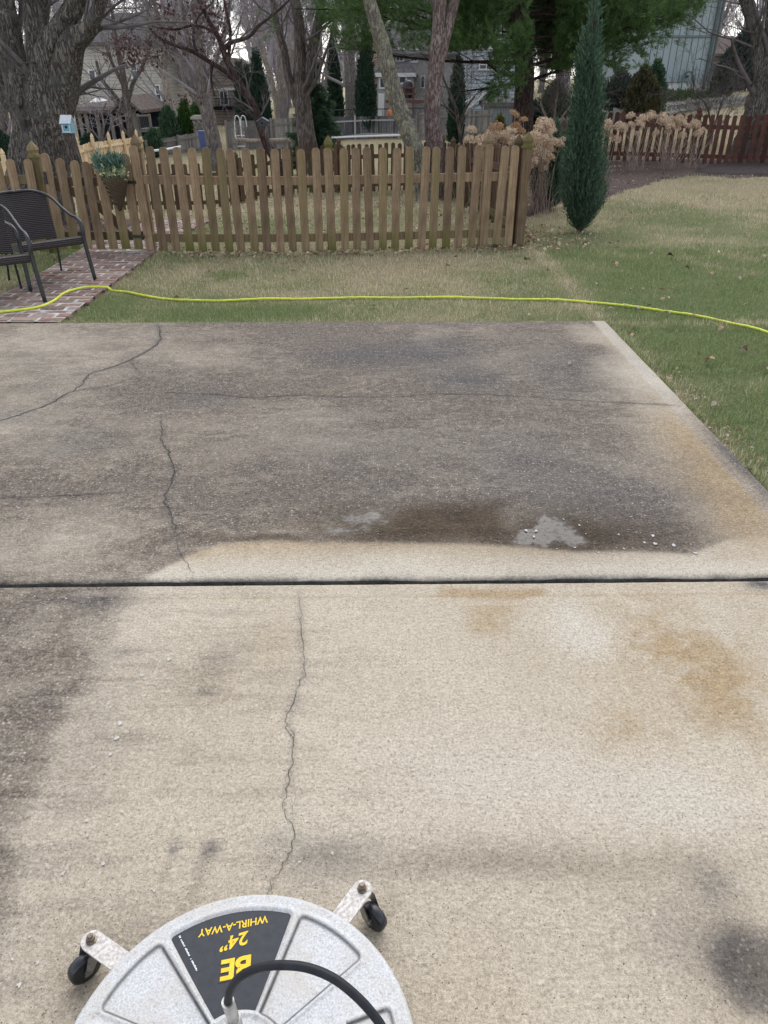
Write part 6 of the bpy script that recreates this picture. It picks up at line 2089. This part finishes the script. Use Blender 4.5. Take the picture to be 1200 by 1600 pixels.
def wall(root, x0, x1, y0, Y, dep, m, name="wall", y1=None):
    """wall block from photo columns x0..x1, top row y0, down to the ground (or row y1)"""
    ym = (y0 + (y1 or 190)) / 2
    a, b = at(x0, ym, Y), at(x1, ym, Y)
    zt = at((x0 + x1) / 2, y0, Y)[2]
    zb = at((x0 + x1) / 2, y1, Y)[2] if y1 else float(min(tz(a[0], Y), tz(b[0], Y))) - .3
    return MB().box([(a[0] + b[0]) / 2, Y + dep / 2, (zt + zb) / 2], (b[0] - a[0], dep, zt - zb)).build(name, m, root)
def window(root, x0, x1, y0, y1, Y, muntin=(1, 1), m=None, fw=.10, name="window"):
    a, b = at(x0, (y0 + y1) / 2, Y), at(x1, (y0 + y1) / 2, Y)
    zt, zb = at(x0, y0, Y)[2], at(x0, y1, Y)[2]
    w, h = b[0] - a[0], zt - zb
    cx, cz = (a[0] + b[0]) / 2, (zt + zb) / 2
    mb = MB()
    f = min(fw, w * .2)
    yy = Y - .05
    mb.box([cx, yy, zt - f / 2], (w, .08, f)).box([cx, yy, zb + f / 2], (w, .08, f))
    mb.box([a[0] + f / 2, yy, cz], (f, .08, h - 2 * f)).box([b[0] - f / 2, yy, cz], (f, .08, h - 2 * f))
    for k in range(1, muntin[0]):
        mb.box([a[0] + w * k / muntin[0], yy + .005, cz], (.05, .06, h - 2 * f))
    for k in range(1, muntin[1]):
        mb.box([cx, yy + .008, zb + h * k / muntin[1]], (w - 2 * f, .055, .05))
    fr = mb.build(name, m or M_TRIM, root)
    MB().box([cx, Y - .02, cz], (w - 2 * f, .02, h - 2 * f)).build("pane", M_GLASS, fr, origin=root['o'])
    return fr
def gable(root, x0, x1, ye, yp, Y, dep, m, name="roof", over=.4, mw=None):
    """roof with its ridge running away from the viewer"""
    a, b = at(x0, ye, Y), at(x1, ye, Y)
    zp = at((x0 + x1) / 2, yp, Y)[2]
    cx = (a[0] + b[0]) / 2
    ze = (a[2] + b[2]) / 2
    mb = MB()
    for sg in (-1, 1):
        w = (b[0] - a[0]) / 2 + over
        k = (zp - ze) / ((b[0] - a[0]) / 2)
        e = np.array([cx + sg * w, 0, ze - k * over])
        r = np.array([cx, 0, zp])
        th = np.array([0, 0, .18])
        V = []
        for yy in (Y - over, Y + dep + over):
            for q in (e, r, r + th, e + th):
                V.append(q + [0, yy, 0])
        mb.add(V, [[0, 1, 2, 3], [4, 7, 6, 5], [0, 4, 5, 1], [1, 5, 6, 2], [2, 6, 7, 3], [3, 7, 4, 0]])
    ro = mb.build(name, m, root)
    if mw:
        MB().prism([(a[0], ze), (b[0], ze), (cx, zp - .02)], Y + .005, Y + dep - .005).build("gable_wall", mw, root)
    return ro
def hip(root, x0, x1, ye, yr, Y, dep, m, name="roof", over=.5):
    """roof sloping up and away from the viewer"""
    a, b = at(x0, ye, Y), at(x1, ye, Y)
    ze = (a[2] + b[2]) / 2
    zr = at((x0 + x1) / 2, yr, Y + dep / 2)[2]
    A, B = a[0] - over, b[0] + over
    y0, y1, ym = Y - over, Y + dep + over, Y + dep / 2
    i = min(dep / 2, (B - A) / 3)
    V = [[A, y0, ze], [B, y0, ze], [B, y1, ze], [A, y1, ze], [A + i, ym, zr], [B - i, ym, zr]]
    V += [[A, y0, ze - .2], [B, y0, ze - .2], [B, y1, ze - .2], [A, y1, ze - .2]]
    return MB().add(V, [[0, 1, 5, 4], [2, 3, 4, 5], [6, 7, 1, 0], [7, 8, 2, 1], [8, 9, 3, 2], [9, 6, 0, 3], [9, 8, 7, 6]], [[1, 2, 5], [3, 0, 4]]).build(name, m, root)

# tan house on the left with its dark porch
h1 = house_root("tan sided house with white trimmed windows behind the dark porch", 195, 62)
M_TAN = siding("tan_siding", (.46, .43, .385), .22, dark=.72)
wall(h1, 118, 258, 66, 62, 9, M_TAN)
hip(h1, 116, 260, 66, 20, 62, 9, M_ROOF)
window(h1, 204, 216, 98, 123, 62, (1, 2))
window(h1, 243, 252, 132, 162, 62, (1, 2))
window(h1, 140, 152, 108, 140, 62, (1, 2))
MB().beam(at(203, 138, 61.93), at(205, 162, 61.93), .14, .1).build("downspout", M_TRIM, h1)
window(h1, 226, 236, 176, 196, 62, (1, 1), name="door_frame")
h1p = house_root("dark screened porch with tan posts and a small gable roof", 165, 52, "screened_porch")
M_SCREEN = noisy("dark_screen", (.008, .010, .016), (.020, .024, .036), 3, rough=1.0, spec=.02, bump=0)
wall(h1p, 117, 213, 172, 52, 6, M_SCREEN, "screen_wall")
M_POSTT = plain("taupe_paint", (.17, .15, .13), .7)
for px in (123, 133, 150, 172, 186, 208):
    a_, b_ = at(px, 172, 51.9), at(px + 2, 215, 51.9)
    MB().beam([a_[0], 51.9, a_[2]], [a_[0], 51.9, float(tz(a_[0], 52))], .22, .16).build("post", M_POSTT, h1p)
MB().beam(at(116, 171, 51.88), at(214, 169, 51.88), .16, .28).build("fascia", M_POSTT, h1p)
hip(h1p, 115, 192, 171, 152, 52, 6, M_ROOFB)
gable(h1p, 181, 215, 170, 154, 51.4, 6, M_ROOFB, "gable_roof", .3, M_SCREEN)
for k, px in enumerate((139, 147)):
    s0 = at(px, 160, 53.5)
    MB().add([s0, s0 + [.45, 0, -.12], s0 + [.70, .6, .12], s0 + [.25, .6, .24]], [[0, 1, 2, 3]]).add([s0 + [0, 0, -.07], s0 + [.45, 0, -.19], s0 + [.70, .6, .05], s0 + [.25, .6, .17]], [[3, 2, 1, 0]]).build("skylight", M_TRIM, h1p)
h1d = thing("deck", "small raised wooden deck with a railing beside the dark porch", "deck", G3(at(224, 190, 50)[0], 50))
za, zb_ = at(224, 181, 50), at(224, 204, 50)
MB().box([za[0], 51, zb_[2]], (1.0, 2, .16)).build("platform", M_POSTT, h1d)
mb = MB()
mb.beam(at(214, 181, 50), at(233, 180, 50), .08, .1)
mb.build("handrail", M_POSTT, h1d)
mb = MB()
for px in np.arange(215, 233, 2.6):
    p0 = at(px, 182, 50)
    mb.box([p0[0], 50, (p0[2] + zb_[2]) / 2], (.035, .035, p0[2] - zb_[2]))
mb.build("balusters", M_DKMET, h1d)
for px in (214, 232):
    p0 = at(px, 178, 50)
    g0 = float(tz(p0[0], 50))
    MB().box([p0[0], 50.1, (p0[2] + g0) / 2], (.14, .14, p0[2] - g0)).build("post", M_POSTT, h1d)

# balcony house
h2 = house_root("taupe house with a glass door opening on a balcony", 352, 74)
wall(h2, 322, 392, 139, 74, 9, siding("taupe_siding", (.33, .29, .255), .25))
gable(h2, 318, 396, 140, 92, 74, 9, M_ROOFB, mw=siding("taupe_siding", (.33, .29, .255), .25))
window(h2, 343, 357, 141, 165, 74, (2, 1), name="glass_door")
bal = MB().beam(at(334, 169, 73.2), at(366, 169, 73.2), 1.4, .25).build("balcony_floor", M_SCREEN, h2)
mb = MB().beam(at(334, 154, 72.6), at(366, 154, 72.6), .08, .08)
for px in np.arange(334, 367, 2.4):
    mb.beam(at(px, 154, 72.6), at(px, 168, 72.6), .05, .05)
mb.build("balcony_railing", M_DKMET, h2)
MB().beam(at(332, 139, 73.9), at(374, 139, 73.9), .1, .2).build("gutter", M_TRIM, h2)

# brick house in the centre
h3 = house_root("brick and white trimmed house with a tall chimney behind the leaning trunk", 620, 62)
t = NT("pale_brick")
br = t.n('ShaderNodeTexBrick')
br.inputs['Scale'].default_value = 1
br.inputs['Color1'].default_value = (.30, .20, .16, 1)
br.inputs['Color2'].default_value = (.22, .15, .125, 1)
br.inputs['Mortar'].default_value = (.36, .32, .29, 1)
br.inputs['Brick Width'].default_value = .42
br.inputs['Row Height'].default_value = .14
br.inputs['Mortar Size'].default_value = .018
mp = t.n('ShaderNodeMapping')
mp.inputs['Rotation'].default_value = (math.pi / 2, 0, 0)
tc = t.n('ShaderNodeTexCoord')
t.l(tc.outputs['Object'], mp.inputs[0])
t.l(mp.outputs[0], br.inputs[0])
M_BRICK = t.fin(br.outputs[0], .95, .1)
M_STUC = noisy("grey_stucco", (.30, .285, .28), (.42, .40, .39), 3, bump=0)
wall(h3, 583, 735, 84, 62, 9, M_STUC)
hip(h3, 578, 738, 84, 10, 62, 9, M_ROOF)
wall(h3, 573, 600, -40, 61, 1.0, M_BRICK, "chimney")
wall(h3, 590, 646, 118, 60.6, 1.3, M_STUC, "bay_wall")
hip(h3, 588, 648, 116, 96, 60.6, 1.6, M_ROOF, "bay_roof", .25)
MB().beam(at(586, 117, 60.3), at(650, 117, 60.3), .1, .25).build("gutter", M_TRIM, h3)
window(h3, 592, 604, 120, 139, 60.55, (1, 1), fw=.22)
window(h3, 622, 636, 118, 132, 60.55, (1, 1), fw=.22)
window(h3, 617, 632, 74, 98, 61.95, (2, 2), fw=.2)
window(h3, 640, 654, 76, 98, 61.95, (2, 2), fw=.2)
window(h3, 657, 664, 118, 138, 61.95, (1, 1), fw=.18)
MB().beam(at(596, 146, 60.0), at(595, 182, 60.0), .42, .42).build("white_column", M_TRIM, h3)
dk = thing("deck", "reddish wooden deck with a dark grill between the twin trunks", "deck", G3(at(636, 160, 57)[0], 57))
M_RWOOD = plain("red_deck_wood", (.14, .06, .05), .85)
MB().box(at(632, 158, 57.5), (2.6, 1.6, .2)).build("platform", M_RWOOD, dk)
mb = MB().beam(at(618, 137, 56.7), at(650, 137, 56.7), .1, .1).beam(at(618, 147, 56.7), at(650, 147, 56.7), .1, .1)
mb.build("handrail", M_RWOOD, dk)
for px in (619, 632, 646):
    p0 = at(px, 136, 56.7)
    g0 = float(tz(p0[0], 57))
    MB().box([p0[0], 56.8, (p0[2] + g0) / 2], (.15, .15, p0[2] - g0)).build("post", M_RWOOD, dk)
gp = at(637, 158, 57.2)
gp = at(637, 154, 57.2)
gr = thing("grill", "dark covered grill standing on the reddish deck", "grill", gp)
MB().lathe([(.0, 0), (.30, 0), (.34, .5), (.36, .72), (.30, .95), (.12, 1.08), (0, 1.1)], 14, gp, cap=False).build("cover", M_DKMET, gr, sm=True)
oc = at(611, 179, 47.4)
oc[2] -= .1
om = thing("orange_cover", "bright orange cover showing just above the dark grey fence", "cover", oc)
mb = MB()
rough_tube(mb, np.array([oc + [0, 0, z] for z in (0, .12, .25, .36, .44)]), np.array([.24, .25, .22, .16, .05]), 12, np.random.default_rng(6), .2)
mb.build("cloth", noisy("orange_cloth", (.75, .24, .09), (.90, .36, .16), 6, rough=.8, bump=0), om, sm=True)

# pale blue house left of the pine
h4 = house_root("pale blue grey house with large windows and an outside stair left of the pine", 765, 52)
M_BLUES = siding("blue_siding", (.36, .41, .45), .2)
wall(h4, 738, 838, -30, 52, 8, M_BLUES)
hip(h4, 734, 842, -30, -80, 52, 8, M_ROOF)
window(h4, 757, 784, 30, 62, 51.95, (3, 1), fw=.09)
window(h4, 748, 772, 92, 110, 51.95, (2, 2), fw=.09)
window(h4, 786, 800, 92, 112, 51.95, (2, 2), fw=.09)
MB().beam(at(738, 72, 51.9), at(838, 72, 51.9), .08, .3).build("band_board", M_TRIM, h4)
st_ = thing("outside_stair", "outside stair with white sloping handrails left of the pine trunk", "stair", G3(at(742, 170, 49)[0], 49))
for k, dy in enumerate((0, -1.0)):
    MB().beam(at(725 + 9 * k, 163 + 5 * k, 49 + dy), at(746 + 14 * k, 142 + 2 * k, 49 + dy), .09, .09).build("handrail", M_TRIM, st_)
for k in range(7):
    a_ = at(728 + 3.6 * k, 176 - 4.2 * k, 48.6)
    MB().box([a_[0], 48.5, a_[2]], (.32, 1.0, .06)).build("step", M_PALEP, st_)
for q in range(2):
    a_ = at(735 + 20 * q, 157 - 17 * q, 49)
    g0 = float(tz(a_[0], 49))
    MB().box([a_[0], 49, (a_[2] + g0) / 2], (.1, .1, a_[2] - g0)).build("post", M_TRIM, st_)
shed = thing("shed", "small weathered grey blue shed end beyond the tall grey fence", "shed", G3(at(790, 180, 46)[0], 46))
wall(shed, 766, 806, 160, 46, 3, siding("shed_boards", (.22, .24, .26), .16, True))
hip(shed, 764, 808, 160, 150, 46, 3, M_ROOF, "roof", .2)

# green grey sided house on the right
h5 = house_root("tall grey green house with vertical siding on a white foundation", 1075, 35)
M_GREEN = siding("green_siding", (.285, .335, .355), .265, True, .30, .06)
xr = at(1106, 140, 35)[0]
xl = at(1000, 140, 35)[0]
zb_, zm = at(1080, 129, 35)[2], at(1080, 57, 35)[2]
zg = float(tz(xr, 35)) - .4
W_ = xr - xl
MB().box([(xl + xr) / 2, 39, (zb_ + zm - .04) / 2], (W_, 8, zm - .04 - zb_)).build("lower_wall", M_GREEN, h5)
MB().box([(xl + xr) / 2, 39.01, (zm + .04 + zm + 3.2) / 2], (W_ + .04, 8.02, 3.16)).build("upper_wall", M_GREEN, h5)
MB().box([(xl + xr) / 2, 39, zm], (W_ + .10, 8.1, .07)).build("band_board", plain("green_trim", (.13, .16, .165), .7), h5)
MB().box([(xl + xr) / 2, 39, (zb_ - .02 + zg) / 2], (W_ - .08, 7.9, zb_ - .02 - zg)).build("foundation", noisy("white_foundation", (.50, .50, .50), (.68, .68, .67), 4, bump=.004), h5)
A, B = np.array([xl - .5, 34.4, zm + 3.2]), np.array([xr + .5, 34.4, zm + 3.2])
MB().add([A, B, B + [0, 9.2, 0], A + [0, 9.2, 0], A + [0, 4.6, 2.6], B + [0, 4.6, 2.6]], [[0, 1, 5, 4], [2, 3, 4, 5], [3, 2, 1, 0]], [[1, 2, 5], [3, 0, 4]]).build("roof", M_ROOF, h5)
M_DKGR = plain("dark_green_metal", (.055, .075, .078), .5)
dp = MB().beam([xr - .22, 34.93, zg + .6], [xr - .22, 34.93, zm + 3.1], .10, .08).beam([xr - .05, 34.93, zg + .5], [xr - .05, 34.93, zm + 3.1], .06, .05)
dp.build("downspout", M_DKGR, h5)
lp = MB().box([(at(1093, 8, 34.9))[0], 34.88, at(1093, 8, 34.9)[2]], (.14, .2, .22)).build("wall_lamp", M_DKMET, h5)
hc = at(1073, 133, 34.7)
hz_ = thing("coiled_hose", "green garden hose hung in a loop on the white foundation", "hose", hc)
th = np.linspace(-.4, math.pi + .4, 26)
p = np.stack([hc[0] + .22 * np.cos(th), np.full(26, 34.7), hc[2] + .18 + .22 * np.sin(th) * 1.3], 1)
p = np.vstack([[hc[0] + .2, 34.7, hc[2] - .55], p, [hc[0] - .22, 34.7, hc[2] - .6]])
MB().tube(p, np.full(28, .028), 8).build("loop", plain("green_hose", (.02, .16, .11), .5), hz_, sm=True)
MB().beam([hc[0], 34.75, hc[2] + .3], [hc[0], 34.95, hc[2] + .3], .08, .08).build("hook", M_DKMET, hz_)
pipe("dark post standing by the hose on the white foundation", [(1084, 124, 34.7), (1084, 133, 34.7), (1083, 146, 34.7)], .035, M_DKMET, "garden_stake")
h6 = house_root("distant brown grey house seen between the green house and the right tree", 1128, 75)
wall(h6, 1090, 1200, 84, 75, 8, siding("brown_siding", (.17, .15, .145), .25))
hip(h6, 1086, 1204, 84, 56, 75, 8, M_ROOFB)
window(h6, 1126, 1136, 88, 98, 75, (1, 1), fw=.2)
window(h6, 1150, 1160, 88, 98, 75, (1, 1), fw=.2)
# porch-white van-sized shape left out: unclear in the photograph
